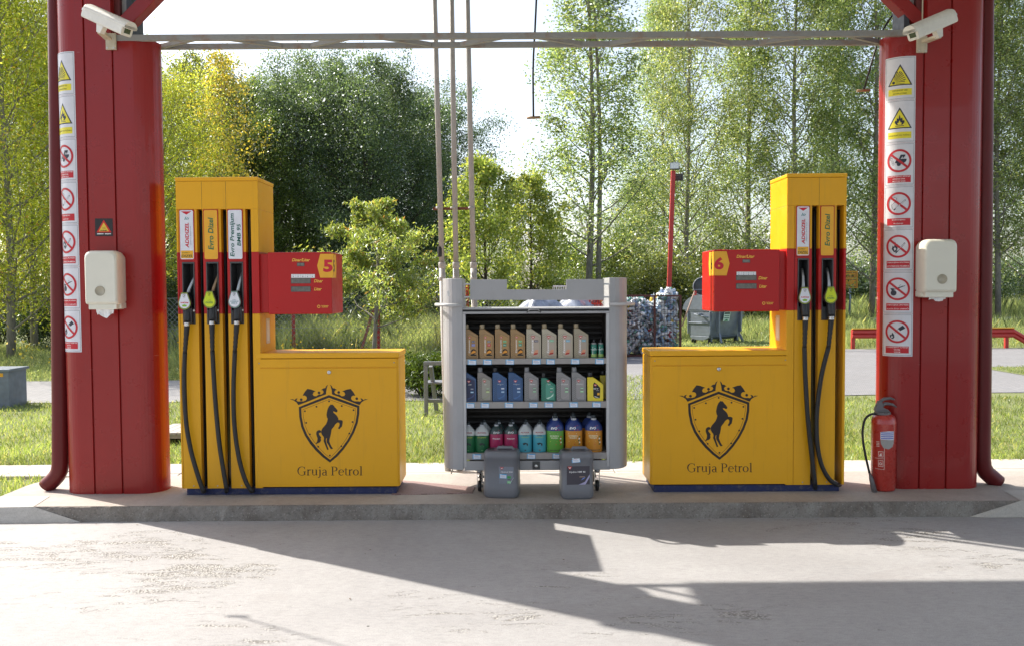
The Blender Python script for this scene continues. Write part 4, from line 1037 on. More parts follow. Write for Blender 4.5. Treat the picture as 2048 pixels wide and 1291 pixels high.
# ---------------------------------------------------------------- oil bottles
def plastic(name, c, rough=.35): return paint(name, c, rough, var=.04, scale=8, coat=.15)
emR, emW = ink(190, 30, 25), ink(235, 235, 235)
def emblem(A, u, v, r, L=3):
    A.poly([(u - r * 1.25, v + r), (u + r * 1.25, v + r), (u + r * 1.3, v + r * .5), (u, v - r * 1.05), (u - r * 1.3, v + r * .5)], emR, L)
    A.poly([(u - r * .8, v + r * .5), (u - r * .4, v + r * .6), (u, v + r * .2), (u + r * .5, v + r * .62), (u + r * .75, v + r * .5), (u + r * .45, v), (u, v - r * .3), (u - r * .5, v)], emW, L + 1)
def oil_bottle(name, label, body, cap, panel, kind, w=.109, h=.218, sh=.172, neck=.036, D=.062, group=None):
    root = thing(name, label, 'oil bottle', (0, 0, 0), group)
    b = MB(); P = [(0, 0), (w, 0), (w, sh), (neck + .003, h), (.003, h), (0, h - .004)]
    b.prism(P, lambda p: Vector((p[0], 0, p[1])), lambda p: Vector((p[0], D, p[1])), body)
    b.build('bottle_body', root, bevel=.007, seg=3)
    b = MB(); b.lathe([(neck * .46, 0), (neck * .5, .003), (neck * .5, .032), (neck * .46, .036)], (neck * .5 + .002, D * .5, h - .001), cap, 18)
    for k in range(8): pass
    b.build('cap', root)
    b = MB(); A = Art(b, lambda u, v, L: Vector((u, -.0004 * L, v)))
    if kind == 'yellow':
        A.poly([(.045, .035), (.058, .022), (.094, .022), (.097, .10), (.075, .125), (.052, .142), (.043, .125)], ink(22, 22, 26), 1); emblem(A, .06, .118, .009, 2)
        A.text('DOT 4+', .064, .093, .010, emW, 2, w=.036, bold=.03); A.rect(.074, .045, .092, .062, YLW, 2); A.poly([(.05, .04), (.09, .024), (.06, .03)], emW, 2); A.rect(.066, .078, .088, .082, ink(150, 150, 155), 2)
        b.build('label', root); return root
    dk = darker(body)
    for k in range(12):      # shade of slanted grip ribs painted as darker strips, left half
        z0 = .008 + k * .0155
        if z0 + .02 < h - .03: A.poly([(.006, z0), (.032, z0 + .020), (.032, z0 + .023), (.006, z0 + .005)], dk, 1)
    # label field, the shade of its bevel painted as a darker rim
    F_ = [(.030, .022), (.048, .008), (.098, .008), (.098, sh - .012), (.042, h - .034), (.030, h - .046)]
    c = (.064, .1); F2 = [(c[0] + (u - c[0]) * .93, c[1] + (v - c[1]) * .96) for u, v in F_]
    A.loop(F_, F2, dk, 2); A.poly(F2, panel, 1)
    if kind[0] == 'gold':
        emblem(A, .046, .155, .008, 2)
        vtext(b, A, 'Dynamic', .044, .092, .014, .098, emW); A.rect(.060, .118, .085, .134, ink(*kind[1]), 3); A.rect(.060, .090, .085, .110, ink(*kind[2]), 3)
        A.text(kind[3], .0725, .126, .009, emW, 4, w=.02); A.text(kind[4], .0725, .100, .010, emW, 4, w=.018)
        A.disc(.074, .052, .020, ink(25, 22, 20), 3, 14); A.poly([(.056, .036), (.09, .044), (.09, .056), (.075, .062), (.06, .052)], ink(225, 150, 50), 4); A.poly([(.05, .02), (.094, .02), (.094, .03), (.055, .034)], ink(30, 28, 26), 3)
    elif kind[0] == 'beige':
        emblem(A, .050, .155, .0105, 2)
        vtext(b, A, 'Essence', .044, .088, .016, .098, emW); A.rect(.058, .120, .088, .136, ink(*kind[1]), 3); A.text(kind[2], .073, .128, .009, emW, 4, w=.022)
        A.poly([(.052, .028), (.085, .045), (.088, .062), (.07, .064), (.055, .045)], ink(215, 150, 120), 3); A.poly([(.050, .024), (.08, .030), (.088, .042), (.062, .040)], ink(175, 40, 35), 4)
    else:
        emblem(A, .052, .150, .0095, 2)
        A.text(kind[1], .060, .128, .0085, emW, 3, w=kind[2], bold=.01, shear=.2)
        A.rect(.064, .092, .088, .102, ink(*kind[3]), 3); A.rect(.064, .066, .088, .078, ink(*kind[4]), 3); A.rect(.066, .095, .086, .098, emW, 4); A.rect(.066, .070, .086, .074, emW, 4)
        A.rect(.064, .084, .088, .087, ink(*kind[5]), 3)
        A.poly([(.036, .024), (.05, .016), (.088, .040), (.092, .060), (.07, .036)], ink(*kind[6]), 2)
    b.build('label', root); return root
_dk = {}
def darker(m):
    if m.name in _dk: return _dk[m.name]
    d = m.copy(); d.name = m.name + '_groove_shade'  # body colour darkened to stand for shade in moulded grooves
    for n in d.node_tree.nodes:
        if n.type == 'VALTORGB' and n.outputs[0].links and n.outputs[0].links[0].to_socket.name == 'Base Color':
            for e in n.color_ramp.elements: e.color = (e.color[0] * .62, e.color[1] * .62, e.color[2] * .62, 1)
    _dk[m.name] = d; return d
def vtext(b, A, t, u, v, hu, wv_, m, shear=.1, bold=.02, L=3):
    vs, fs, (a, c, d, e) = text_mesh(t, bold, shear, 1.0, 1.0); P = []
    for x, y in vs:
        xx = (x - (a + c) / 2) / (c - a) * wv_; yy = (y - (d + e) / 2) / (e - d) * hu
        P.append(A.f(u - yy, v + xx, L))
    b.add(P, fs, m)
GOLD, GOLDL = plastic('gold_bottle_plastic', (.33, .20, .085)), plastic('gold_label', (.40, .235, .09), .5)
GCAP = plastic('gold_cap', (.36, .28, .17))
BEI, BEIL = plastic('beige_bottle_plastic', (.47, .42, .32)), plastic('beige_label', (.46, .38, .31), .5)
BEI2, BEIL2 = plastic('tan_bottle_plastic', (.36, .31, .22)), plastic('tan_label', (.40, .33, .27), .5)
GRY, GRYL = plastic('grey_bottle_plastic', (.24, .235, .24)), plastic('grey_label', (.30, .285, .285), .5)
WGR, WGRL = plastic('warm_grey_bottle_plastic', (.235, .215, .20)), plastic('warm_grey_label', (.33, .32, .27), .5)
BLU, BLUL = plastic('blue_bottle_plastic', (.03, .09, .22)), plastic('blue_label', (.04, .10, .24), .5)
NAV, NAVL = plastic('navy_bottle_plastic', (.03, .08, .20)), plastic('navy_label', (.015, .025, .08), .5)
GRE, GREL = plastic('green_bottle_plastic', (.02, .19, .13)), plastic('green_label', (.07, .30, .22), .5)
YEB = plastic('yellow_bottle_plastic', (.75, .60, .03))
BCAP, GYCAP = plastic('black_cap', (.015, .015, .018)), plastic('grey_cap', (.26, .26, .27))
g1, g2, g3 = 'oil bottles on the top shelf', 'oil bottles on the middle shelf', 'bottles on the bottom shelf'
def place(o, px, zi, dy=0.0): o.location = (xs(px), SY + .035 + dy, zsh[zi] + .0005); o.location.x += random.uniform(-.0025, .0025); o.location.y += random.uniform(0, .012); o.rotation_euler.z = R(random.uniform(-3.5, 3.5)); return o
def gold(label, k, px): place(oil_bottle('oil_bottle', label, GOLD, GCAP, GOLDL, k, group=g1), px, 0)
def beige(label, k, px, m=(BEI, BEIL)): place(oil_bottle('oil_bottle', label, m[0], GCAP, m[1], k, group=g1), px, 0)
gold('gold bottle at the far left end of the top shelf, half behind the frame', ('gold', (60, 55, 90), (110, 120, 190), '5W-30', 'C2'), 927.5)
gold('gold bottle with a grey and a red patch on its label, top shelf', ('gold', (90, 95, 100), (190, 45, 60), '10W', 'TT'), 959.4)
gold('gold bottle with green patches, third from the left on the top shelf', ('gold', (60, 170, 90), (50, 140, 110), '5W-40', 'Max'), 991)
gold('gold bottle with green patches standing next to the first beige bottle', ('gold', (60, 170, 90), (50, 150, 120), '10W-40', 'FA'), 1022)
beige('leftmost beige bottle, with a dark violet patch, beside the gold ones', ('beige', (70, 60, 90), '5W-30'), 1053)
beige('beige bottle with a green patch, sixth from the left on the top shelf', ('beige', (110, 190, 150), '10W-40'), 1084.8)
beige('pale beige bottle with a blue patch, left of the darker tan bottle', ('beige', (100, 170, 200), '15W-40'), 1116.7)
beige('darker tan bottle with a blue patch beside the two small green cans', ('beige', (100, 170, 195), '15W-40'), 1149.3, (BEI2, BEIL2))
# two small green cans
def small_can(label, px):
    root = thing('small_can', label, 'can', (0, 0, 0), 'small green cans on the top shelf'); r = .0215
    b = MB(); b.lathe([(r * .96, 0), (r, .003), (r, .098), (r * .96, .101)], (r, r, 0), GREB, 20)
    b.lathe([(r * 1.003, .006), (r * 1.003, .030)], (r, r, 0), plastic('can_lime', (.28, .42, .10)), 20, cap=False)
    b.lathe([(r * 1.003, .060), (r * 1.003, .064)], (r, r, 0), emW, 20, cap=False); b.build('can_body', root)
    b = MB(); b.lathe([(r * .93, 0), (r * .93, .008), (r * .6, .013)], (r, r, .101), ALU, 18); b.lathe([(.007, 0), (.009, .003), (.009, .022), (.006, .025)], (r, r, .113), BCAP, 12); b.build('cap', root)
    b = MB(); A = Art(b, lambda u, v, L: Vector((r + (r + .0004 * L) * math.sin(u / r), r - (r + .0004 * L) * math.cos(u / r), v)))
    vtext(b, A, 'Dynamic', -.010, .055, .008, .06, emW); A.rect(.0, .070, .014, .074, emW, 2); b.build('label', root)
    return root
GREB = plastic('green_can', (.012, .17, .12))
place(small_can('small green can touching the darker tan oil bottle on the top shelf', 0), 1184, 0)
place(small_can('small green can at the right end of the top shelf', 0), 1198, 0)
def row2(label, m, cap, k, px, **kw): place(oil_bottle('oil_bottle', label, m[0], cap, m[1], k, group=g2, w=.107, **kw), px, 1)
row2('navy blue bottle at the left end of the middle shelf, half behind the frame', (NAV, NAVL), BCAP, ('x', 'ATF', .026, (60, 70, 110), (110, 170, 215), (60, 70, 110), (60, 80, 130)), 923.5)
row2('warm grey bottle between the navy one and the first bright blue one, middle shelf', (WGR, WGRL), GYCAP, ('x', 'Agro', .02, (120, 150, 100), (170, 200, 80), (120, 120, 100), (150, 150, 130)), 954.8)
row2('blue bottle next to the warm grey one on the middle shelf', (BLU, BLUL), BCAP, ('x', 'Hykomol\nK', .046, (200, 210, 230), (110, 165, 215), (70, 100, 150), (70, 110, 165)), 984.6)
row2('blue bottle with a grey bottle on its right side, middle shelf', (BLU, BLUL), BCAP, ('x', 'Hykomol\nK', .046, (200, 210, 230), (110, 165, 215), (70, 100, 150), (70, 110, 165)), 1016.7)
row2('grey bottle between a blue and the green bottle on the middle shelf', (GRY, GRYL), GYCAP, ('x', 'Farm', .04, (70, 150, 100), (90, 180, 110), (90, 100, 95), (150, 150, 150)), 1048.5)
row2('short green bottle on the middle shelf', (GRE, GREL), BCAP, ('x', 'Dynamic\nGarden', .026, (60, 160, 120), (20, 30, 30), (50, 140, 100), (190, 220, 205)), 1083, h=.176, sh=.122, neck=.03)
row2('grey bottle just right of the short green bottle, middle shelf', (GRY, GRYL), GYCAP, ('x', 'Turbo\nDiesel', .05, (80, 170, 110), (110, 200, 120), (100, 105, 100), (155, 150, 150)), 1113.2)
row2('grey bottle touching the yellow bottle on the middle shelf', (GRY, GRYL), GYCAP, ('x', 'Turbo\nDiesel', .05, (80, 170, 110), (110, 200, 120), (100, 105, 100), (150, 150, 155)), 1144.5)
place(oil_bottle('oil_bottle', 'yellow bottle with a black label at the right end of the middle shelf', YEB, BCAP, YEB, 'yellow', group=g2, w=.119, h=.179, sh=.125, neck=.04), 1176, 1)
place(oil_bottle('oil_bottle', 'second yellow bottle at the back, mostly hidden behind the right frame', YEB, BCAP, YEB, 'yellow', group=g2, w=.119, h=.179, sh=.125, neck=.04), 1205, 1, .12)
# bottom shelf
def round_bottle(name, label, h, w, cols, art, cap):
    """cols: (height fraction, paint) zones from the bottom; flattened round bottle with sloping shoulders"""
    root = thing(name, label, 'bottle', (0, 0, 0), g3)
    r = w / 2; hs = h * .66; D = .72
    pr = [(r * .94, 0), (r, .006)]
    zlast = .006
    b = MB(); segs = []
    S = [(r, hs)] + [(r * (1 - .62 * ((k / 6) ** 1.5)), hs + (h * .86 - hs) * k / 6) for k in range(1, 7)]
    allp = pr + S
    def rad(z):
        for (ra, za), (rb, zb_) in zip(allp, allp[1:]):
            if za <= z <= zb_: return ra + (rb - ra) * (z - za) / (zb_ - za)
        return allp[-1][0]
    lo = 0
    for f1, m in cols:
        z1 = f1 * h; zz = [lo] + [q[1] for q in allp if lo < q[1] < z1] + [z1]
        b.lathe([(rad(q), q) for q in zz], (0, 0, 0), m, 22, sy=D, cap=False); lo = z1
    b.build('bottle_body', root)
    b = MB(); cr = r * .30
    b.lathe([(cr, 0), (cr * 1.06, .003), (cr, h * .05), (cr * .9, h * .055)], (0, 0, h * .855), paint('neck_ring_grey', (.5, .52, .55), .4), 16)
    b.lathe([(cr * .8, 0), (cr * .8, h * .07), (cr * .55, h * .10)], (0, 0, h * .90), cap, 14); b.build('cap', root)
    b = MB()
    def f(u, v, L):
        R0 = max(rad(min(max(v, 0), h * .85)), abs(u) + 1e-4); t = u / R0
        return Vector((u, -math.sqrt(max(0, 1 - t * t)) * R0 * D - .0004 * L, v))
    A = Art(b, f); art(A, h, w); b.build('label', root)
    return root
DGB, WHB, CRI, GRB2, AQB, BLB, ORB, GNB = [plastic(n, c) for n, c in (('dark_green_bottle', (.012, .12, .045)), ('white_bottle', (.50, .52, .52)), ('crimson_label', (.34, .02, .09)), ('dark_slate_bottle', (.03, .055, .055)), ('aqua_label', (.06, .33, .42)), ('royal_blue_bottle', (.025, .05, .20)), ('orange_label', (.62, .26, .03)), ('green_wash_label', (.12, .36, .05)))]
def art_gly(c2, c3):
    def f(A, h, w):
        A.text('ALYCOL', 0, h * .66, .010, ink(150, 30, 30), 2, w=w * .62, bold=.04)
        A.text('COOL', 0, h * .56, .007, DK, 2, w=w * .35, bold=.03); A.text('CONCENTRATE', 0, h * .50, .009, c2, 2, w=w * .6)
        A.poly([(-.02, h * .30), (.0, h * .33), (.022, h * .29), (.02, h * .22), (-.012, h * .24)], ink(35, 45, 50), 2); A.poly([(-.03, h * .24), (-.01, h * .20), (.02, h * .20), (.01, h * .23)], c3, 2)
        A.rect(-.006, h * .06, .008, h * .09, c3, 2)
    return f
def art_evo_s(A, h, w):
    A.text('EVO', 0, h * .66, .015, ink(225, 225, 225), 2, w=w * .42, bold=.03, shear=.1); A.line([(.008, h * .60), (.02, h * .74)], .004, ink(190, 40, 40), 3)
    A.text('Premium', 0, h * .46, .008, emW, 2, w=w * .55, bold=.03, shear=.1); A.rect(-w * .22, h * .37, w * .22, h * .41, ink(60, 40, 110), 2)
    A.poly([(-w * .46, .004), (w * .46, .004), (w * .46, h * .25), (w * .1, h * .18), (-w * .2, h * .08)], ink(215, 215, 222), 2); A.poly([(w * .12, h * .17), (w * .34, h * .17), (w * .22, h * .06)], ink(165, 30, 90), 3)
def art_evo_l(c):
    def f(A, h, w):
        A.text('EVO', -.01, h * .655, .018, emW, 3, w=w * .36, bold=.04, shear=.2); A.poly([(.006, h * .59), (.030, h * .73), (.022, h * .73), (.0, h * .60)], ink(205, 30, 30), 2); A.poly([(.004, h * .70), (.012, h * .72), (.034, h * .60), (.024, h * .60)], ink(205, 30, 30), 2)
        A.text('SCREEN\nWASH', -.008, h * .42, .026, ink(230, 235, 200), 2, w=w * .5, bold=.02); A.rect(-w * .32, h * .50, w * .15, h * .515, ink(225, 230, 190), 2)
        A.rect(-w * .34, h * .205, w * .05, h * .235, ink(200, 50, 60), 2); A.rect(-w * .30, h * .29, w * .1, h * .305, ink(225, 220, 90), 2)
        for k in range(5): A.disc(w * (.30 + .03 * math.sin(k * 2.1)), h * (.22 + .05 * k), .006, ink(235, 235, 225) if k % 2 else c, 2, 8)
        A.rect(-w * .44, .003, w * .44, h * .115, ink(215, 218, 225), 2)
        for k in range(9): A.rect(-w * .32 + k * w * .075, h * .045, -w * .32 + k * w * .075 + w * .04, h * .075, ink(60, 60, 60), 3)
    return f
def rb(label, px, h, w, cols, art, cap, dy=0.0):
    o = round_bottle('round_bottle', label, h, w, cols, art, cap); o.location = (xs(px), SY + .075 + dy, zsh[2] + .0005); return o
smallc = plastic('dark_cap', (.03, .04, .045))
B3 = []
B3.append(rb('green and white coolant bottle at the left end of the bottom shelf, half hidden', 934.5, .228, .108, [(.56, DGB), (.86, WHB)], art_gly(ink(190, 200, 60), ink(90, 150, 90)), smallc))
B3.append(rb('green and white coolant bottle between the half-hidden one and a crimson one', 962.3, .228, .108, [(.56, DGB), (.86, WHB)], art_gly(ink(190, 200, 60), ink(90, 150, 90)), smallc))
B3.append(rb('crimson bottle next to the green and white one on the bottom shelf', 991.8, .228, .104, [(.60, CRI), (.86, GRB2)], art_evo_s, smallc))
B3.append(rb('crimson bottle next to the aqua one on the bottom shelf', 1020.9, .228, .104, [(.60, CRI), (.86, GRB2)], art_evo_s, smallc))
B3.append(rb('aqua and white bottle next to the crimson one', 1049.8, .228, .103, [(.58, AQB), (.86, WHB)], art_gly(ink(170, 200, 90), ink(60, 60, 70)), smallc))
B3.append(rb('aqua and white bottle next to the large green and blue one', 1079, .228, .103, [(.58, AQB), (.86, WHB)], art_gly(ink(170, 200, 90), ink(120, 80, 70)), smallc))
B3.append(rb('large green and blue screen-wash bottle on the bottom shelf', 1110.8, .278, .131, [(.58, GNB), (.86, BLB)], art_evo_l(ink(200, 90, 40)), smallc))
B3.append(rb('large orange and blue bottle right behind the right canister', 1148.4, .278, .131, [(.58, ORB), (.86, BLB)], art_evo_l(ink(60, 110, 60)), smallc))
B3.append(rb('large orange and blue bottle at the right end of the bottom shelf', 1189, .278, .131, [(.58, ORB), (.86, BLB)], art_evo_l(ink(60, 110, 60)), smallc))
for k, (o, px) in enumerate(zip(B3[1:], (966, 996, 1024, 1052.5, 1081, 1112, 1149.5, 1183))):
    dup(o, (xs(px), SY + .19, zsh[2] + .0005), label=['green and white coolant bottle in the back row of the bottom shelf', 'crimson bottle in the back row, left one', 'crimson bottle in the back row, right one', 'aqua bottle in the back row, left one', 'aqua bottle in the back row, right one', 'large green and blue bottle in the back row', 'large orange and blue bottle in the back row behind the canister side', 'large orange and blue bottle in the back row at the far right'][k])

# ---------------------------------------------------------------- two grey canisters in front of the stand
def canister(label, px0, px1, Y, hgt, art, ang):
    w = (px1 - px0) / F * Y; D = .19; x0 = W((px0 + px1) / 2, 990, Y).x; hw = w / 2
    root = thing('canister', label, 'canister', (x0, Y + D / 2, IZ), 'grey plastic canisters in front of the oil stand')
    b = MB(); n = 6; sec = []
    def ring(z, sx, sy, yo=0):
        P = []; r = .045
        for cx_, cy_, a0 in ((hw * sx - r, D / 2 * sy - r, 0), (-hw * sx + r, D / 2 * sy - r, 90), (-hw * sx + r, -D / 2 * sy + r, 180), (hw * sx - r, -D / 2 * sy + r, 270)):
            for k in range(7): a = R(a0 + 15 * k); P.append(Vector((x0 + cx_ + r * math.cos(a), Y + D / 2 + cy_ + yo + r * math.sin(a), IZ + z)))
        return P
    rings = [ring(0.0, .86, .86), ring(.006, .93, .93), ring(.022, 1, 1), ring(hgt * .30, 1, 1), ring(hgt * .31, .985, .97), ring(hgt * .80, .985, .97), ring(hgt * .81, 1, 1), ring(hgt * .88, 1, 1), ring(hgt * .935, .95, .92), ring(hgt * .955, .86, .84)]
    V = []; Fc = []; m_ = len(rings[0])
    for rg in rings: V += rg
    for i in range(len(rings) - 1):
        for k in range(m_): k2 = (k + 1) % m_; Fc.append((i * m_ + k, i * m_ + k2, (i + 1) * m_ + k2, (i + 1) * m_ + k))
    b.add(V, Fc, CANG, True); b.add(rings[-1], [list(range(m_))], CANG); b.add(rings[0], [list(range(m_))[::-1]], CANG)
    o = b.build('canister_body', root, bevel=0)
    b = MB(); zt_ = IZ + hgt * .955
    b.tube([(x0 - hw * .25, Y + D * .5, zt_ - .01), (x0 - hw * .20, Y + D * .5, zt_ + .016), (x0 + hw * .55, Y + D * .5, zt_ + .016), (x0 + hw * .70, Y + D * .5, zt_ - .012)], [.017, .013, .013, .017], CANG, 10); b.build('handle', root)
    b = MB(); b.lathe([(.028, -.01), (.028, .008), (.025, .011)], (x0 - hw * .64, Y + D * .5, zt_ - .004), BLK2, 18); b.build('cap', root)
    b = MB(); A = Art(b, lambda u, v, L: Vector((x0 + u, Y + .0025 - .0006 * L, IZ + v))); art(A, hw, hgt, b); b.build('label', root)
    c, s = math.cos(R(ang)), math.sin(R(ang))
    root.rotation_euler = (0, 0, R(ang)); return root
def artL(A, hw, h, b):
    A.poly([(-.012, .075), (.095, .15), (.098, .235), (-.012, .235)], ink(125, 130, 142), 1); A.poly([(-.012, .075), (.06, .10), (.095, .15), (.098, .16), (.06, .085), (-.012, .07)], ink(200, 205, 215), 2)
    emblem(A, .010, .222, .010, 2); A.text('Hydrol 530', .046, .195, .013, emW, 2, w=.086, bold=.01, shear=.15)
    A.rect(.050, .150, .076, .166, ink(60, 160, 80), 2); A.rect(.050, .112, .076, .130, ink(120, 200, 130), 2); A.text('10W', .063, .122, .009, emW, 3, w=.018); A.rect(.052, .140, .074, .145, ink(80, 90, 90), 2)
    price_tag(b, A.f(.020, .165, 2).x, A.f(0, 0, 3).y, IZ + .165, 2, .85)
def artR(A, hw, h, b):
    A.poly([(-.082, .085), (.085, .085), (.085, .245), (-.082, .245)], ink(66, 62, 72), 1); A.poly([(-.082, .085), (-.02, .10), (.05, .13), (.085, .185), (.085, .165), (.055, .112), (.0, .089)], ink(170, 165, 200), 2)
    A.poly([(.02, .14), (.045, .155), (.055, .165), (.035, .158)], ink(110, 140, 220), 3)
    emblem(A, -.060, .232, .012, 2); A.text('Hydro HM 46', -.005, .202, .017, emW, 2, w=.118, bold=.015, shear=.1); A.rect(.01, .165, .05, .169, ink(190, 160, 140), 2)
    price_tag(b, A.f(-.015, 0, 2).x, A.f(0, 0, 3).y, IZ + .29, -4, 1.0)
canister('bulging grey plastic canister with a green-patched label, under the left part of the stand', 968.5, 1040, 6.35, .36, artL, -7)
canister('grey plastic canister with a dark label and blue price tag', 1121, 1188, 6.30, .362, artR, 4)
# ---------------------------------------------------------------- safety signs on the pillars
SW, SHH = .222, .3175
SGW, SGR, SGY, SGK = ink(214, 214, 220), ink(190, 28, 42), ink(228, 214, 50), ink(38, 42, 58)
def sign_art(A, k, b):
    c = SW / 2
    A.rect(0, 0, SW, SHH, SGW, 1, nu=8)
    i0, t_ = .008, .0018      # thin printed border
    for (u0, v0, u1, v1) in ((i0, i0, SW - i0, i0 + t_), (i0, SHH - i0 - t_, SW - i0, SHH - i0), (i0, i0, i0 + t_, SHH - i0), (SW - i0 - t_, i0, SW - i0, SHH - i0)):
        A.rect(u0, v0, u1, v1, SGK, 2, nu=6 if u1 - u0 > .05 else 1)
    cap = [['OPASNOST OD', 'EKSPLOZIJE'], ['OPASNOST OD POŽARA'], ['ZABRANJENO SIPANJE', 'GORIVA DOK', 'MOTOR RADI'], ['ZABRANJENO', 'PUŠENJE'], ['ZABRANJENA UPOTREBA', 'OTVORENOG PLAMENA'], ['ZABRANJENA UPOTREBA', 'ALATA ŠTO VARNIČI'], ['ZABRANJENO GAŠENJE', 'VATRE', 'VODOM']][k]
    tri = k < 2
    v0, v1 = (.032, .080) if tri else (.024, .076)
    A.rect(.028, v0, SW - .028, v1, SGY if tri else SGR, 2, nu=6)
    n = len(cap); hh = min(.011, (v1 - v0) / n * .58)
    for i, t in enumerate(cap):
        A.text(t, c, v1 - (i + .5) * (v1 - v0) / n, hh, ink(110, 105, 40) if tri else ink(235, 215, 215), 3, w=min(SW - .064, len(t) * hh * .86), bold=.02)
    if tri:
        A.poly([(c - .086, .105), (c + .086, .105), (c, .262)], SGK, 2); A.poly([(c - .072, .113), (c + .072, .113), (c, .244)], SGY, 3)
        if k == 0:
            o = (c - .048, .126)
            for a in range(5, 80, 9):
                L_ = .115 - .001 * abs(a - 40) if a < 60 else .10 * .85
                L_ = min(L_, .10 + (.02 if a < 20 else 0)); 
                e = (o[0] + L_ * math.cos(R(a)), o[1] + L_ * math.sin(R(a)))
                mx = (c + .068 - e[0]) 
                A.line([(o[0] + .02 * math.cos(R(a)), o[1] + .02 * math.sin(R(a))), (min(e[0], c + .062 - max(0, (e[1] - .115)) * .56), e[1])], [.001, .0065], SGK, 4)
            A.disc(o[0] + .004, o[1] + .002, .011, SGK, 4, 9); A.line([(c - .03, .118), (c + .03, .118)], .003, SGK, 4)
        else:
            A.poly([(c - .020, .132), (c - .034, .150), (c - .030, .168), (c - .022, .160), (c - .018, .185), (c - .008, .175), (c, .208), (c + .008, .178), (c + .018, .186), (c + .022, .160), (c + .031, .168), (c + .034, .150), (c + .020, .132)], SGK, 4)
            A.poly([(c - .010, .134), (c - .016, .148), (c - .008, .146), (c, .166), (c + .008, .146), (c + .016, .148), (c + .010, .134)], SGY, 5); A.rect(c - .03, .122, c + .03, .1265, SGK, 4)
        return
    cv, r = .185, .086
    if k == 2:
        A.poly([(c - .030, cv - .014), (c - .022, cv + .004), (c + .008, cv + .010), (c + .016, cv + .034), (c + .040, cv + .034), (c + .042, cv + .044), (c + .010, cv + .044), (c - .002, cv + .014), (c + .052, cv + .012), (c + .048, cv - .006), (c + .022, cv - .026), (c - .006, cv - .022)], SGK, 3)
        A.disc(c - .002, cv - .026, .014, SGK, 3, 12)
        for q in ((-.048, -.006), (-.056, .012), (-.042, -.022), (-.050, .028)): A.ring(c + q[0], cv + q[1], .007, .009, SGK, 3, 10)
    elif k == 3:
        A.poly([(c - .038, cv - .046), (c - .030, cv - .050), (c + .050, cv + .022), (c + .044, cv + .030)], SGK, 3); A.poly([(c - .022, cv - .034), (c - .016, cv - .038), (c + .047, cv + .021), (c + .043, cv + .026)], SGW, 4)
        A.line([(c - .042, cv - .040), (c - .05, cv - .01), (c - .02, cv + .016), (c - .012, cv + .04), (c - .034, cv + .050)], .003, ink(90, 90, 100), 3)
    elif k == 4:
        A.poly([(c - .020, cv - .048), (c - .014, cv - .054), (c + .050, cv + .022), (c + .042, cv + .028)], SGK, 3); A.poly([(c - .006, cv - .030), (c - .002, cv - .034), (c + .046, cv + .020), (c + .042, cv + .023)], SGW, 4)
        A.poly([(c - .028, cv - .044), (c - .044, cv - .020), (c - .038, cv + .006), (c - .028, cv - .004), (c - .022, cv + .036), (c - .008, cv + .010), (c - .002, cv + .020), (c - .004, cv - .02), (c - .014, cv - .040)], SGK, 3); A.poly([(c - .024, cv - .034), (c - .030, cv - .016), (c - .022, cv - .008), (c - .012, cv - .02)], SGW, 4)
    elif k == 5:
        A.disc(c - .028, cv - .030, .021, SGK, 3, 14); A.poly([(c - .040, cv - .016), (c - .052, cv + .006), (c - .030, cv + .004), (c - .008, cv - .004), (c + .012, cv + .006), (c + .050, cv + .022), (c + .052, cv + .026), (c + .008, cv + .014), (c - .010, cv + .004)], SGK, 3)
        for q in ((.02, .03), (.03, .022), (.012, .024)): A.disc(c + q[0], cv + q[1], .0025, SGK, 3, 6)
    else:
        A.poly([(c + .004, cv + .024), (c + .020, cv + .006), (c + .056, cv + .026), (c + .038, cv + .048)], SGK, 3); A.line([(c + .006, cv + .02), (c - .012, cv - .012)], .0025, ink(110, 110, 120), 3); A.line([(c - .002, cv + .012), (c - .02, cv - .006)], .002, ink(110, 110, 120), 3)
        A.poly([(c - .036, cv - .054), (c - .052, cv - .040), (c - .050, cv - .022), (c - .040, cv - .026), (c - .034, cv - .006), (c - .022, cv - .022), (c - .018, cv - .040), (c - .026, cv - .054)], SGK, 3); A.poly([(c - .038, cv - .048), (c - .044, cv - .038), (c - .036, cv - .030), (c - .028, cv - .040)], SGW, 4)
    A.ring(c, cv, r * .82, r, SGR, 4, 36)
    q = .70 * r; A.line([(c - q, cv + q * .86), (c + q, cv - q * .86)], .016, SGR, 4)
sn = ['yellow triangle explosion warning', 'yellow triangle fire warning', 'red circle no refuelling with running motor', 'red circle no smoking', 'red circle no open flame', 'red circle no sparking tools', 'red circle no extinguishing with water']
def sign_strip(cx, s0, ztop, side):
    for k in range(7):
        z0 = ztop - (k + 1) * (SHH + .0015)
        x, y, nx, ny = prof(s0 + SW / 2)
        root = None
        def f(u, v, L):
            x, y, nx, ny = prof(s0 + u); d = .0008 + .0006 * L
            return Vector((cx + x + nx * d, PY + y + ny * d, z0 + v))
        b = MB(); A = Art(b, f, .014); sign_art(A, k, b)
        for a_, c_ in (((0, 0), (SW, 0)), ((0, SHH), (SW, SHH))):   # thin sheet edge
            for i in range(8):
                u0, u1 = SW * i / 8, SW * (i + 1) / 8; b.poly([f(u0, a_[1], -1), f(u1, a_[1], -1), f(u1, a_[1], 1), f(u0, a_[1], 1)], SGW)
        o = b.build('safety_sign'); tag(o, '%s sign on the %s pillar' % (sn[k], side), 'sign', 'safety signs on the %s pillar' % side)
sign_strip(PLX, -(PH + PR * R(71)), Z_(105, 6.6, 140), 'left')
sign_strip(PRX, s_of_x(-.366), Z_(112, 6.57, 1800), 'right')
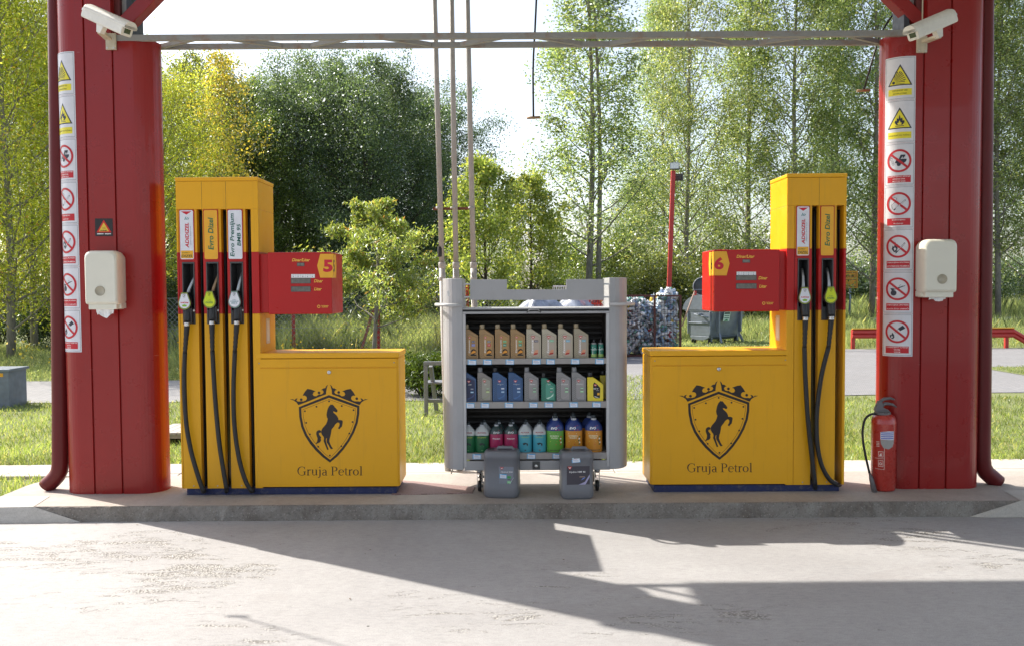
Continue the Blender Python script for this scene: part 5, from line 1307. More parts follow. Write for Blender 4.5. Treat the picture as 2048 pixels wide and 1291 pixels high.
# small black warning sticker on the left pillar
b = MB(); s0 = (W(208, 455, PY - PR).x - PLX); zc = W(208, 455, PY - PR).z
def f(u, v, L):
    x, y, nx, ny = prof(s0 + u); d = .001 + .0006 * L
    return Vector((PLX + x + nx * d, PY + y + ny * d, zc + v))
A = Art(b, f); A.rect(-.066, -.066, .066, .066, ink(34, 30, 32), 1); A.poly([(-.056, -.038), (.056, -.038), (0, .056)], ink(205, 30, 25), 2); A.poly([(-.038, -.030), (.038, -.030), (0, .036)], ink(225, 190, 60), 3)
A.text('PAŽNJA', 0, -.024, .011, DK, 4, w=.052, bold=.04); A.text('VIDEO', 0, -.006, .008, ink(120, 40, 20), 4, w=.026); A.rect(-.052, -.052, -.004, -.045, ink(225, 225, 225), 2); A.rect(.006, -.052, .052, -.045, ink(225, 225, 225), 2)
tag(b.build('warning_sticker'), 'small square black sticker with a red and yellow triangle above the left towel box', 'sticker')

# ---------------------------------------------------------------- towel dispensers
def towel_box(label, pxc, py0, py1, paper):
    Yf = 6.415; c = W(pxc, (py0 + py1) / 2, Yf); zt_, zb_ = W(pxc, py0, Yf).z, W(pxc, py1, Yf).z; h = zt_ - zb_
    root = thing('towel_dispenser', label, 'towel dispenser', (c.x, Yf + .1, zb_), 'paper towel dispensers on the pillars')
    b = MB(); P = []; hw = .123
    def rr(hw, z0, z1, r1, r0):
        P = []
        for cx_, cz_, a0, r in ((hw - r1, z1 - r1, 0, r1), (-hw + r1, z1 - r1, 90, r1), (-hw + r0, z0 + r0, 180, r0), (hw - r0, z0 + r0, 270, r0)):
            for k in range(7): a = R(a0 + 15 * k); P.append((cx_ + r * math.cos(a), cz_ + r * math.sin(a)))
        return P
    layers = [(.0, .955, .02), (.04, .985, .004), (.09, 1.0, .0), (.125, 1.0, .0), (.147, .975, .004), (.160, .93, .012), (.166, .86, .022)]
    V = []; m_ = 28
    for d, s, ins in layers:
        for x, z in rr(hw * s, zb_ + .035 + ins, zt_ - ins, .045, .015): V.append((c.x + x, Yf + .166 - d, z))
    Fc = []
    for i in range(len(layers) - 1):
        for k in range(m_): k2 = (k + 1) % m_; Fc.append((i * m_ + k2, i * m_ + k, (i + 1) * m_ + k, (i + 1) * m_ + k2))
    b.add(V, Fc, CREAM, True); b.add(V[-m_:], [list(range(m_))[::-1]], CREAM, True); b.build('cover', root)
    b = MB(); b.box(c.x - .104, c.x + .104, Yf + .025, Yf + .155, zb_, zb_ + .04, CREAM); b.box(c.x - .118, c.x + .118, Yf + .07, Yf + .16, zb_ + .005, zb_ + .05, CREAM); b.build('tray', root, bevel=.006)
    b = MB(); M = Matrix.Rotation(R(90), 3, 'X'); q = (c.x + (-.004 if pxc < 1000 else .006), Yf - .003, zb_ + h * .315)
    b.lathe([(.036, -.003), (.036, .0015), (.034, .0015), (.033, -.001), (.0, -.001)], q, paint('cream_window', (.40, .36, .27), .3), 28, M=M, cap=False); b.build('window', root)
    b = MB(); n = 9
    for i in range(n):
        u0, u1 = -1 + 2 * i / n, -1 + 2 * (i + 1) / n
        def pt(u, v): return Vector((c.x + u * .066 + .002 + v * .006 * math.sin(u * 5), Yf + .055 + .016 * math.sin(u * 7 + v * 2) * v, zb_ + .006 - v * paper * (.75 + .25 * math.sin(u * 4 + 1.2))))
        for v0, v1 in ((0, .5), (.5, 1)): b.add([pt(u0, v0), pt(u1, v0), pt(u1, v1), pt(u0, v1)], [(0, 1, 2, 3)], PAPER, True)
    b.build('paper_towel', root)
    return root
towel_box('cream paper towel dispenser on the left pillar, with a wide crumpled sheet hanging out', 200.5, 501, 619, .072)
towel_box('cream paper towel dispenser on the right pillar, with only a small tip of paper showing', 1883, 478, 595, .036)

# ---------------------------------------------------------------- security cameras
def cctv(label, back, front, Y, sgn, foot):
    pb, pf = W(*back, Y + .06), W(*front, Y - .10); d = (pf - pb); L = d.length
    root = thing('security_camera', label, 'camera', (pb + pf) / 2, 'security cameras on the pillars')
    xax = d.normalized(); side = xax.cross(Vector((0, 0, 1))).normalized(); up = side.cross(xax)
    Mx = Matrix(((xax.x, side.x, up.x, pb.x), (xax.y, side.y, up.y, pb.y), (xax.z, side.z, up.z, pb.z), (0, 0, 0, 1)))
    def sec(w, h0, h1, r, n=5):
        P = []
        for cy_, cz_, a0 in ((w - r, h1 - r, 0), (-w + r, h1 - r, 90), (-w + r * .4, h0 + r * .4, 180), (w - r * .4, h0 + r * .4, 270)):
            rr_ = r if a0 < 180 else r * .4
            for k in range(n): a = R(a0 + 90 * k / (n - 1)); P.append((cy_ + rr_ * math.cos(a), cz_ + rr_ * math.sin(a)))
        return P
    b = MB(); S = sec(.048, -.055, .048, .040)
    b.prism(S, lambda p: Mx @ Vector((.0, p[0], p[1])), lambda p: Mx @ Vector((L, p[0], p[1])), CAMW); b.build('housing', root, bevel=.004)
    b = MB(); S2 = sec(.054, .0, .055, .046)
    b.prism(S2, lambda p: Mx @ Vector((.03, p[0], p[1])), lambda p: Mx @ Vector((L + .025, p[0], p[1])), CAMW); b.build('sun_hood', root, bevel=.003)
    b = MB(); b.box(L, L + .002, -.026, .026, -.036, .022, GLASSD, Mx); b.build('lens_window', root)
    b = MB(); b.box(-.045, 0, -.018, .018, -.012, .006, ALU, Mx); b.box(-.030, 0, -.014, .014, -.045, -.016, CAMW, Mx); b.build('cable_gland', root, bevel=.003)
    b = MB(); q = Mx @ Vector((L * .42, 0, -.055)); ft = W(*foot, Y + .14)
    b.prism([(-.045, .012), (.035, .012), (.02, -.055), (-.02, -.055)], lambda p: Mx @ Vector((L * .42 + p[0], -.02, -.055 + p[1])), lambda p: Mx @ Vector((L * .42 + p[0], .02, -.055 + p[1])), CAMW)
    j = Mx @ Vector((L * .42, 0, -.10)); b.beam(j, ft + Vector((0, .02, .02)), .05, .022, CREAM2)
    b.box(ft.x - .038, ft.x + .038, Y + .19, Y + .21, ft.z - .05, ft.z + .07, CREAM2)
    for u in (-.024, .024): b.lathe([(.006, 0), (.006, .006)], (ft.x + u, Y + .19, ft.z - .038), CHROME, 8, M=Matrix.Rotation(R(90), 3, 'X'))
    b.build('bracket', root, bevel=.003)
cctv('cream security camera on the left pillar, pointing down to the right', (176, 22), (256, 58), 6.36, 1, (215, 82))
cctv('cream security camera on the right pillar, pointing down to the left', (1902, 32), (1824, 66), 6.36, -1, (1851, 88))
b = MB(); q = W(1846, 40, 6.55); b.tube([(q.x, 6.56, 4.8), (q.x, 6.56, q.z)], .005, CREAM2, 6); tag(b.build('camera_cable'), 'thin cream cable running down the right pillar to the camera', 'cable')

# ---------------------------------------------------------------- fire extinguisher
EY = 6.56; ex = W(1766, 984, EY).x; r = .089
root = thing('fire_extinguisher', 'red fire extinguisher with black hose standing at the foot of the right pillar', 'fire extinguisher', (ex, EY, IZ))
b = MB(); b.lathe([(r * .80, 0), (r * .92, .004), (r * .97, .02), (r * .97, .035), (r, .04), (r, .50), (r * 1.01, .503), (r * 1.01, .509), (r, .512), (r * .97, .535), (r * .86, .56), (r * .6, .575), (.03, .58)], (ex, EY, IZ), EXT, 36); b.build('cylinder', root)
b = MB(); zt_ = IZ + .575
MD = paint('grey_valve_plastic', (.13, .12, .125), .45)
b.lathe([(.060, 0), (.060, .018), (.035, .022)], (ex - .012, EY, zt_ - .004), MD, 20); b.prism([(-.06, .012), (.045, .012), (.03, .03), (-.01, .05), (-.02, .10), (-.045, .10), (-.075, .03)], lambda p: Vector((ex + p[0], EY - .016, zt_ + p[1])), lambda p: Vector((ex + p[0], EY + .016, zt_ + p[1])), MD)
b.build('valve', root, bevel=.003)
b = MB(); b.tube([(ex - .035, EY, zt_ + .085), (ex + .0, EY, zt_ + .112), (ex + .05, EY, zt_ + .118), (ex + .078, EY, zt_ + .108)], [.014, .013, .010, .006], MD, 8); b.build('grip', root)
b = MB(); b.tube([(ex - .03, EY, zt_ + .05), (ex + .01, EY, zt_ + .078), (ex + .06, EY, zt_ + .072), (ex + .095, EY, zt_ + .050)], [.014, .014, .010, .005], MD, 8); b.build('lever', root)
b = MB(); hp = [(1752, 827), (1742, 827.5), (1731, 836), (1725.5, 856), (1726, 880), (1731, 910), (1739, 945)]
P = catmull([W(u, v, EY - .03) for u, v in hp], 5); b.tube(P, .0085, BLK, 10); b.build('hose', root)
b = MB(); e0, e1 = W(1741, 950, EY - .05), W(1749, 983, EY - .08); b.tube([P[-1], e0, e0 + (e1 - e0) * .15, e1], [.0085, .0115, .016, .020], MD, 12); b.build('nozzle_horn', root)
b = MB()
def f(u, v, L): a = u / r; return Vector((ex + (r + .0006 + .0005 * L) * math.sin(a), EY - (r + .0006 + .0005 * L) * math.cos(a), IZ + v))
A = Art(b, f, .008)
A.poly([(-.058, .395), (.042, .39), (.044, .455), (-.0, .458), (-.058, .45)][::1], ink(205, 208, 220), 1)
for k in range(4): A.rect(-.054, .40 + k * .014, .038, .406 + k * .014, ink(50, 60, 170), 2, nu=4)
A.poly([(.044, .392), (-.058, .392), (-.054, .36), (-.036, .332), (.0, .322), (.03, .34), (.042, .365)], ink(150, 148, 145), 1)
lw = ink(225, 205, 195)
for (u0, v0, u1, v1) in ((-.098, .17, -.028, .1725), (-.0305, .17, -.028, .33), (-.098, .25, -.03, .2525)): A.rect(u0, v0, u1, v1, lw, 1, nu=5 if u1 - u0 > .03 else 1)
A.rect(-.072, .19, -.036, .238, lw, 1, nu=3); A.rect(-.069, .193, -.039, .235, EXT, 2, nu=3); A.ring(-.054, .212, .006, .010, lw, 3, 12); A.rect(-.072, .262, -.036, .305, lw, 1, nu=3); A.rect(-.069, .265, -.039, .302, EXT, 2, nu=3); A.poly([(-.066, .27), (-.046, .27), (-.050, .295)], lw, 3)
for k in range(4): A.rect(-.088, .34 + k * .011, -.064, .344 + k * .011, lw, 1)
b.build('label', root)
# ---------------------------------------------------------------- leaves, blades
def quads(name, V, m, parent=None, k=4):
    """V: (n, k, 3) array of k-corner faces, one island each"""
    n = len(V); me = bpy.data.meshes.new(name)
    me.vertices.add(n * k); me.vertices.foreach_set('co', np.ascontiguousarray(V, dtype=np.float32).ravel())
    me.loops.add(n * k); me.loops.foreach_set('vertex_index', np.arange(n * k, dtype=np.int32))
    me.polygons.add(n); me.polygons.foreach_set('loop_start', np.arange(0, n * k, k, dtype=np.int32))
    me.update(calc_edges=True); me.materials.append(m)
    o = bpy.data.objects.new(name, me); col.objects.link(o)
    if parent is not None: o.parent = parent
    return o
def unit(a): return a / np.maximum(np.linalg.norm(a, axis=-1, keepdims=True), 1e-9)
def leaves(rng, C, size, aspect=.55, droop=.3):
    n = len(C); d = rng.normal(size=(n, 3)); d[:, 2] -= droop; d = unit(d)
    s = unit(np.cross(d, rng.normal(size=(n, 3)))); L = size * rng.uniform(.6, 1.25, (n, 1)); w = L * aspect
    nn = np.cross(d, s) * L * .12
    return np.stack([C - d * L / 2, C + s * w / 2 + nn, C + d * L / 2, C - s * w / 2 + nn], 1)
def tree(name, label, cat, seed, H, base, Rf, nb, elev, nleaf, lsize, lm, wood, trunk_r=.12, sub=6, spread=.35, group=None, aspect=.55, lean=(0, 0), droop=.3, twin=False, low=.0):
    """tapered trunk with curving limbs; leaves sit in clumps on the outer limbs"""
    rng = np.random.default_rng(seed); root = thing(name, label, cat, (0, 0, 0), group)
    b = MB(); pts = []
    T_ = [Vector((lean[0] * t + .04 * H * .1 * math.sin(t * 7 + seed), lean[1] * t + .03 * H * .1 * math.cos(t * 5 + seed), H * .96 * t)) for t in np.linspace(0, 1, 9)]
    T_[0].z = -.1
    b.tube(T_, [trunk_r * (1 - .9 * t) + .008 for t in np.linspace(0, 1, 9)], wood, 8)
    if twin: b.tube([t + Vector((.32 * (1 - i / 9) * .8 + .1, 0, 0)) for i, t in enumerate(T_)], [trunk_r * .8 * (1 - .9 * t) + .008 for t in np.linspace(0, 1, 9)], wood, 8)
    def tp(z):
        t = min(max(z / (H * .96), 0), 1) * 8; i = min(int(t), 7); return T_[i].lerp(T_[i + 1], t - i)
    for i in range(nb):
        f = (i + .5) / nb; z = base + (H * .93 - base) * f ** .95 + rng.uniform(-.1, .1)
        az = i * 2.39996 + rng.uniform(-.4, .4); rad = Rf(f) * rng.uniform(.65, 1.1)
        el = R(elev) * (1 + .35 * (f - .4)) + rng.uniform(-.12, .12); L = rad / max(.25, math.cos(el))
        if z + L * math.sin(el) > H * 1.03: L = max(.3, (H * 1.03 - z) / max(.2, math.sin(el)))
        o = tp(max(z - L * math.sin(el) * .35, base * .6)); P = []
        for k in range(5):
            t = k / 4; h = math.cos(el * (1 + .25 * t)) * L * t
            P.append(o + Vector((math.cos(az) * h, math.sin(az) * h, math.sin(el * (.75 + .4 * t)) * L * t)) + Vector(rng.normal(size=3) * .03 * L * t))
        r0 = trunk_r * (.32 - .22 * f) + .006
        b.tube(P, [r0, r0 * .75, r0 * .5, r0 * .3, r0 * .12], wood, 5, caps=False)
        for j in range(sub):
            t = rng.uniform(.3, 1.0); q = P[min(int(t * 4), 3)].lerp(P[min(int(t * 4), 3) + 1], t * 4 - min(int(t * 4), 3))
            d = Vector(unit(rng.normal(size=3) + np.array([math.cos(az), math.sin(az), .5]) * .9)) * L * rng.uniform(.18, .42) * (1.1 - .5 * t)
            b.tube([q, q + d * .5 + Vector((0, 0, .04 * L)), q + d], [r0 * .22 + .003, r0 * .12 + .002, .002], wood, 3, caps=False)
            pts.append((q + d * .55, d.length * .42)); pts.append((q + d, d.length * .36))
        pts.append((P[-1], L * .10)); pts.append((P[3], L * .10))
    b.build('trunk', root)
    K = len(pts); C0 = np.array([list(p) for p, _ in pts]); S0 = np.array([s for _, s in pts])
    wt = rng.uniform(.25, 1.0, K) ** 1.5; wt /= wt.sum(); idx = rng.choice(K, nleaf, p=wt)
    sc = (S0[idx] + spread * .5)[:, None] * np.array([1, 1, .8])
    C = C0[idx] + rng.normal(size=(nleaf, 3)) * sc * .55
    C[:, 2] = np.maximum(C[:, 2], low + rng.uniform(0, .3, nleaf))
    quads('crown', leaves(rng, C, lsize, aspect, droop), lm, root)
    return root
def at(px, Y): return (W(px, 640, Y).x, Y, -.02)
# --- prototypes; each is placed once and then copied
POPF = lambda f: (1.0 if f < .08 else 2.6 - 1.9 * max(0, f - .25) / .75) * (1 if f > .15 else .8)
ROUND = lambda f: 3.4 * math.sqrt(max(.05, 1 - (2 * f - .85) ** 2 / 1.5))
popA = tree('poplar_tree', 'tall loose poplar with a forked trunk right of the vent pipes', 'tree', 11, 20.5, 3.2, lambda f: 3.3 * (1 - f) ** .55 * (.75 + .25 * math.sin(f * 17)) + .3, 56, 48, 33000, .13, LF_POP, BARK, .125, 7, .55, 'tall poplars behind the station', twin=True)
popB = tree('poplar_tree', 'broad pale green poplar just right of the red lamp post', 'tree', 23, 22, 2.2, lambda f: 3.2 * (1 - f) ** .5 + .5, 60, 50, 41000, .13, LF_POP, BARK, .13, 7, .65, 'tall poplars behind the station')
rnd = tree('broadleaf_tree', 'large dark blue-green tree behind the number 5 display', 'tree', 5, 11.3, .9, lambda f: 4.2 * math.sqrt(max(.04, 1 - abs(2 * f - .75) ** 2 / 1.7)), 46, 34, 95000, .10, LF_DARK, BARKD, .2, 8, .5, 'background trees')
aca = tree('acacia_tree', 'sunny yellow-green acacia at the left edge of the picture', 'tree', 31, 10.5, 1.0, lambda f: 2.9 * math.sqrt(max(.06, 1 - abs(2 * f - .9) ** 2 / 1.5)), 46, 40, 44000, .095, LF_ACA, BARK, .10, 8, .8, 'acacia trees left of the pillar', .35, droop=.6)
rng0 = random.Random(9)
popA.location = at(1182, 42); popA.scale = (1.35, 1.35, 1.0)
popB.location = at(1375, 44)
for px, Y, rz, s, lab, src in (
    (1496, 47, 1.1, 1.02, 'tall poplar in line with the left end of the number 6 display', 0), (1590, 45, 2.3, 1.05, 'tall poplar directly behind the two-hose pump head', 1),
    (1672, 48, 3.4, 1.0, 'tall poplar just right of the two-hose pump head', 0), (1745, 46, 4.4, 1.04, 'tall poplar whose trunk meets the right pillar edge', 1),
    (1850, 50, .3, 1.0, 'poplar hidden behind the right pillar', 1), (1925, 47, 5.2, 1.05, 'poplar hidden behind the right downpipe', 1), (1992, 45, 2.6, 1.0, 'tall poplar beside the right downpipe', 0), (2062, 49, 1.9, 1.05, 'tall poplar at the right edge of the picture', 1),
    (2150, 46, .9, 1.0, 'poplar just outside the right edge', 0), (1325, 60, 4.0, 1.0, 'distant poplar just left of the red lamp post', 1)):
    o = dup([popA, popB][src], at(px, Y), rz, lab, (s * 1.12, s * 1.12, s))
rnd.location = at(735, 37)
for px, Y, rz, s, lab in ((600, 40, 1.3, 1.02, 'dark green tree between the yellow birch and the large dark tree'), (842, 42, 2.7, .98, 'dark tree directly behind the vent pipes'),
                          (665, 44, 4.1, 1.12, 'dark tree set back behind the number 5 display'), (790, 46, .7, 1.05, 'dark tree set back left of the vent pipes')):
    dup(rnd, at(px, Y), rz, lab, s)
aca.location = at(20, 21)
for px, Y, rz, s, lab in ((70, 24, 2.0, .95, 'acacia standing just left of the left downpipe'), (-50, 22, 4.0, 1.0, 'acacia at the far left, outside the edge'), (130, 27, 1.2, .9, 'acacia hidden behind the left pillar'), (230, 29, 5.0, .9, 'acacia behind the cut-off half of the left pillar'), (330, 29, 3.1, .85, 'acacia showing right of the left pillar'), (20, 30, .5, 1.05, 'acacia set back at the left edge')):
    dup(aca, at(px, Y), rz, lab, s)
# trees seen once
def t1(px, Y, *a, **k): o = tree(*a, **k); o.location = at(px, Y); return o
t1(452, 31, 'birch_tree', 'slender tree with bright yellow leaves above the three-hose pump', 'tree', 41, 10.3, 3.8, lambda f: 1.45 * math.sqrt(max(.05, 1 - abs(2 * f - .8) ** 2 / 1.4)), 26, 52, 6500, .11, LF_YEL, BARK, .07, 6, .4)
mid = t1(395, 35, 'broadleaf_tree', 'mid-green tree left of the yellow birch', 'tree', 43, 10.8, .8, lambda f: 2.6 * math.sqrt(max(.06, 1 - abs(2 * f - .8) ** 2 / 1.5)), 42, 44, 32000, .115, LF_MID, BARKD, .13, 7, .5, 'background trees')
for px, Y, rz, s, lab in ((490, 38, 2.2, 1.0, 'mid-green tree right of the yellow birch'), (545, 36, 3.9, .82, 'mid-green tree above the right edge of the three-hose pump'), (345, 38, 5.5, 1.0, 'mid-green tree just right of the left pillar'), (930, 50, 1.0, .72, 'low mid-green tree behind the vent pipes'), (1010, 56, 4.0, .62, 'low distant tree left of the forked poplar'), (1270, 52, .4, .75, 'low tree between the forked poplar and the lamp post'), (455, 42, .9, 1.05, 'mid-green tree behind the yellow birch')):
    dup(mid, at(px, Y), rz, lab, s)
mp = t1(972, 26, 'maple_tree', 'bright yellow-green young maple behind the vent pipes', 'tree', 51, 5.5, .9, lambda f: 1.35 * math.sqrt(max(.08, 1 - abs(2 * f - .75) ** 2 / 1.5)), 28, 48, 13000, .088, LF_MAP, BARKD, .06, 6, .25, 'young yellow-green maples', .85, droop=.6)
dup(mp, at(1062, 30), 2.0, 'bright yellow-green maple above the notched header panel, right of the other maple', 1.0)
t1(748, 19.5, 'young_ash_tree', 'small drooping yellow-green ash beside the number 5 display', 'tree', 61, 3.55, .95, lambda f: 1.65 * (1 - f) ** .5 * (.8 + .35 * math.sin(f * 23)), 28, 26, 19000, .095, LF_ASH, BARK, .035, 6, .16, None, .26, lean=(.12, 0), droop=1.1).scale = (1.25, 1.25, 1.07)
# shrubs filling the edge of the wood
def shrub(name, label, cat, seed, w, h, n, ls, lm, group=None, loc=(0, 0, 0), aspect=.55):
    rng = np.random.default_rng(seed); root = thing(name, label, cat, (0, 0, 0), group); b = MB(); P = []
    for i in range(16):
        az = rng.uniform(0, 6.28); el = rng.uniform(.5, 1.45); L = h * rng.uniform(.6, 1.0)
        e = Vector((math.cos(az) * math.cos(el) * L * w / h * .9, math.sin(az) * math.cos(el) * L * w / h * .9, math.sin(el) * L)); m_ = e * .5 + Vector((0, 0, .1 * h))
        b.tube([(0, 0, -.05), m_, e], [.02, .012, .004], BARKD, 4, caps=False)
        for t in (.35, .55, .75, 1.0): q = m_ * (2 * t) if t < .5 else m_.lerp(e, 2 * t - 1); P.append(list(q))
    b.build('stem', root); P = np.array(P); idx = rng.integers(0, len(P), n)
    C = P[idx] + rng.normal(size=(n, 3)) * np.array([w * .16, w * .16, h * .10]); C[:, 2] = np.abs(C[:, 2]) + .02
    quads('foliage', leaves(rng, C, ls, aspect), lm, root); root.location = loc; return root
shA = shrub('shrub', 'olive-green shrub at the foot of the wood, right of the lamp post', 'shrub', 71, 2.2, 3.2, 7000, .12, LF_MID, 'shrubs along the edge of the wood', at(1300, 38))
shB = shrub('shrub', 'dark shrub under the large dark tree, left of the young ash', 'shrub', 72, 2.0, 2.7, 8000, .10, LF_DARK, 'dark shrubs under the trees', at(640, 28))
for i, (px, Y, s) in enumerate(((1245, 40, .9), (1365, 37, 1.0), (1430, 39, 1.15), (1500, 38, 1.0), (1560, 41, 1.1), (1625, 40, .95), (1390, 48, 1.4), (1480, 50, 1.5), (1180, 44, .9), (1120, 46, .85), (1330, 47, 1.3), (1235, 52, 1.7), (1145, 54, 1.7))):
    dup(shA, at(px, Y), i * 1.7, ['low shrub just right of the forked poplar', 'shrub directly behind the red lamp post', 'large shrub above the grey dumpster', 'shrub behind the number 6 display, left half', 'shrub behind the number 6 display, right half', 'shrub behind the two-hose pump', 'tall shrub set back behind the lamp post', 'tall shrub set back behind the number 6 display', 'shrub at the trunk of the forked poplar', 'shrub above the right half of the header panel', 'tall shrub set back left of the lamp post', 'tall far shrub seen just right of the forked poplar trunk', 'tall far shrub seen just left of the forked poplar trunk'][i], s)
for i, (px, Y, s) in enumerate(((715, 29, 1.0), (800, 30, 1.05), (870, 29, .95), (560, 30, 1.0), (480, 30, .9), (400, 28, .9), (330, 28, .95), (60, 25, .8), (0, 26, .85), (1700, 60, 1.6), (1770, 62, 1.5), (1990, 56, 1.5), (2050, 58, 1.5), (1900, 60, 1.6), (1640, 60, 1.5), (950, 34, .9), (230, 27, .9), (140, 26, .8))):
    dup(shB, at(px, Y), i * 2.1, ['dark shrub directly behind the young ash trunk', 'dark shrub under the ash crown, right side', 'dark shrub left of the oil stand column', 'dark shrub behind the number 5 display', 'dark shrub behind the three-hose pump, right part', 'dark shrub behind the three-hose pump, left part', 'dark shrub just right of the left pillar', 'dark shrub left of the left downpipe', 'dark shrub at the left edge of the picture', 'dark undergrowth right of the yellow place sign', 'dark undergrowth at the left edge of the right pillar', 'dark undergrowth right of the right downpipe', 'dark undergrowth at the right edge of the picture', 'dark undergrowth behind the right pillar', 'dark undergrowth behind the two-hose pump', 'dark shrub below the maples', 'dark shrub behind the left pillar, right half', 'dark shrub behind the left pillar, left half'][i], s)
shrub('juniper_shrub', 'low spreading juniper bush behind the grey bench', 'shrub', 75, .95, .62, 7000, .085, LF_JUN, None, (-1.35, 13.4, 0), .25)
dup(bpy.data.objects['juniper_shrub'], (-.2, 13.6, 0), 1.4, 'low juniper bush hidden behind the oil stand')
shrub('juniper_plant', 'small spiky dark plant behind the hoses of the three-hose pump', 'plant', 76, .28, .30, 700, .13, LF_JUN, None, (W(452, 870, 9.0).x, 9.0, 0), .14)

# grass: lawn and rough verge
def blades(name, rng, X, Yv, h, w, m, lean=.35, z=0.0):
    n = len(X); a = rng.uniform(0, 6.283, n); hh = h * rng.uniform(.5, 1.3, n); ww = w * rng.uniform(.7, 1.3, n)
    lx = rng.normal(size=n) * lean * hh; ly = rng.normal(size=n) * lean * hh
    c = np.stack([X, Yv, np.full(n, z)], 1); dx = np.stack([np.cos(a) * ww, np.sin(a) * ww, np.zeros(n)], 1)
    mid_ = c + np.stack([lx * .35, ly * .35, hh * .6], 1); tip = c + np.stack([lx, ly, hh], 1)
    V = np.stack([c - dx, c + dx, mid_ + dx * .7, tip, mid_ - dx * .7], 1)
    return quads(name, V, m, None, 5)
rng = np.random.default_rng(3)
def scatter(rng, x0, x1, y0, y1, n, hole=None):
    X = rng.uniform(x0, x1, n); Yv = y0 + (y1 - y0) * rng.uniform(0, 1, n) ** 1.25
    k = np.sin(X * 1.7 + np.cos(Yv * 2.1) * 2) + np.cos(Yv * 3.1 + X * .8) + rng.normal(size=n) * .8
    keep = k > -1.6; return X[keep], Yv[keep]
def fan(rng, y0, y1, n, px0=-60, px1=2110, p=1.3):
    """points spread evenly over the ground the photo covers between two depths"""
    Yv = y0 + (y1 - y0) * rng.uniform(0, 1, n) ** p; u = rng.uniform(px0 - 1024, px1 - 1024, n); X = u / F * Yv; return X, Yv
X, Yv = fan(rng, 8.14, 12.8, 60000)
o = blades('lawn_grass', rng, X, Yv, .052, .0035, GRS, .5); tag(o, 'short mown grass behind the pumps', kind='stuff')
X, Yv = fan(rng, 12.8, 16.2, 9000, 1000, 1560); ok = (Yv < 12.95 + .0 * X) | ((X < 3) & (X > -2.0) & (Yv > 12.8)); X, Yv = X[ok], Yv[ok]
Xb, Yb = scatter(rng, -3.95 - 1.6, -3.9, 6.5, 7.6, 2500)
Xc, Yc = scatter(rng, -2.2, 6.2, 8.06, 8.16, 900)
Xd, Yd = scatter(rng, 9.35, 13.5, 15.7, 17.5, 4500)
o = blades('edge_grass', rng, np.concatenate([X, Xb, Xc, Xd]), np.concatenate([Yv, Yb, Yc, Yd]), .06, .004, GRS, .5); tag(o, 'grass tufts along the paving edges', kind='stuff')
# rough weeds beyond the road
wx, wy, wh = [], [], []
def patch(px0, px1, y0, y1, n, h, cl=.6):
    X, Yv = fan(rng, y0, y1, n, px0, px1, 1.0); k = .65 + .35 * np.sin(X * 2.3 + np.cos(Yv * 1.9) * 1.5) + rng.normal(size=n) * .12
    wx.append(X); wy.append(Yv); wh.append(h * np.clip(k, .15, 1.4))
patch(-40, 360, 15.9, 24, 16000, .30); patch(340, 900, 16.0, 19.5, 14000, .38); patch(560, 900, 20.5, 26, 26000, 1.0); patch(340, 580, 19.5, 26, 10000, .7)
patch(1360, 1720, 23.0, 26.5, 7000, .13); patch(1360, 1720, 26.5, 38, 15000, .55); patch(1690, 2110, 23.0, 38, 16000, .55); patch(1690, 2110, 45, 60, 9000, 1.1); patch(900, 1300, 24, 36, 7000, .5); patch(1500, 1720, 45, 56, 4000, 1.0)
X, Yv, Hh = np.concatenate(wx), np.concatenate(wy), np.concatenate(wh)
n = len(X); a = rng.uniform(0, 6.283, n); ww = .0042 * rng.uniform(.6, 1.5, n) * (Yv / 20)
Hh = Hh * rng.uniform(.45, 1.1, n)
lx, ly = rng.normal(size=n) * .28 * Hh, rng.normal(size=n) * .28 * Hh
c = np.stack([X, Yv, np.zeros(n)], 1); dx = np.stack([np.cos(a) * ww, np.sin(a) * ww, np.zeros(n)], 1)
V = np.stack([c - dx, c + dx, c + np.stack([lx * .35, ly * .35, Hh * .6], 1) + dx * .8, c + np.stack([lx, ly, Hh], 1), c + np.stack([lx * .35, ly * .35, Hh * .6], 1) - dx * .8], 1)
tag(quads('roadside_weeds', V, WEED, None, 5), 'tall feathery weeds and rough grass beyond the road', kind='stuff')
# leafy bits on the weed stems
idx = rng.integers(0, n, 95000); t = rng.uniform(.35, 1.0, 95000)[:, None]
C = c[idx] + np.stack([lx[idx], ly[idx], Hh[idx]], 1) * t + rng.normal(size=(95000, 3)) * .03
tag(quads('weed_foliage', leaves(rng, C, .05, .35, -.5), WEED), 'small leaves of the roadside weeds', kind='stuff')
C = np.stack([rng.uniform(-11.5, -6.6, 90), rng.uniform(16.4, 21, 90), rng.uniform(.25, .6, 90)], 1)
C2 = np.stack([rng.uniform(-6, -3.4, 60), rng.uniform(17, 21, 60), rng.uniform(.2, .55, 60)], 1)
tag(quads('wild_flowers', leaves(rng, np.concatenate([C, C2]), .06, .9), ink(250, 215, 60)), 'scattered yellow wild flowers among the weeds', kind='stuff')
# fallen leaves and grit on the concrete
X = rng.uniform(-4.5, 4.5, 46); Yv = rng.uniform(4.2, 6.14, 46); X[:22] = rng.uniform(-3.5, 3.5, 22); Yv[:22] = rng.uniform(6.05, 6.15, 22)
C = np.stack([X, Yv, np.full(46, .012)], 1); V = leaves(rng, C, .022, .6); V[:, :, 2] = .004 + np.abs(V[:, :, 2] - .012) * .3
tag(quads('leaf_litter', V, paint('dry_leaf_brown', (.12, .07, .03), .8, var=.3)), 'small dry leaves and grit on the concrete', kind='stuff')
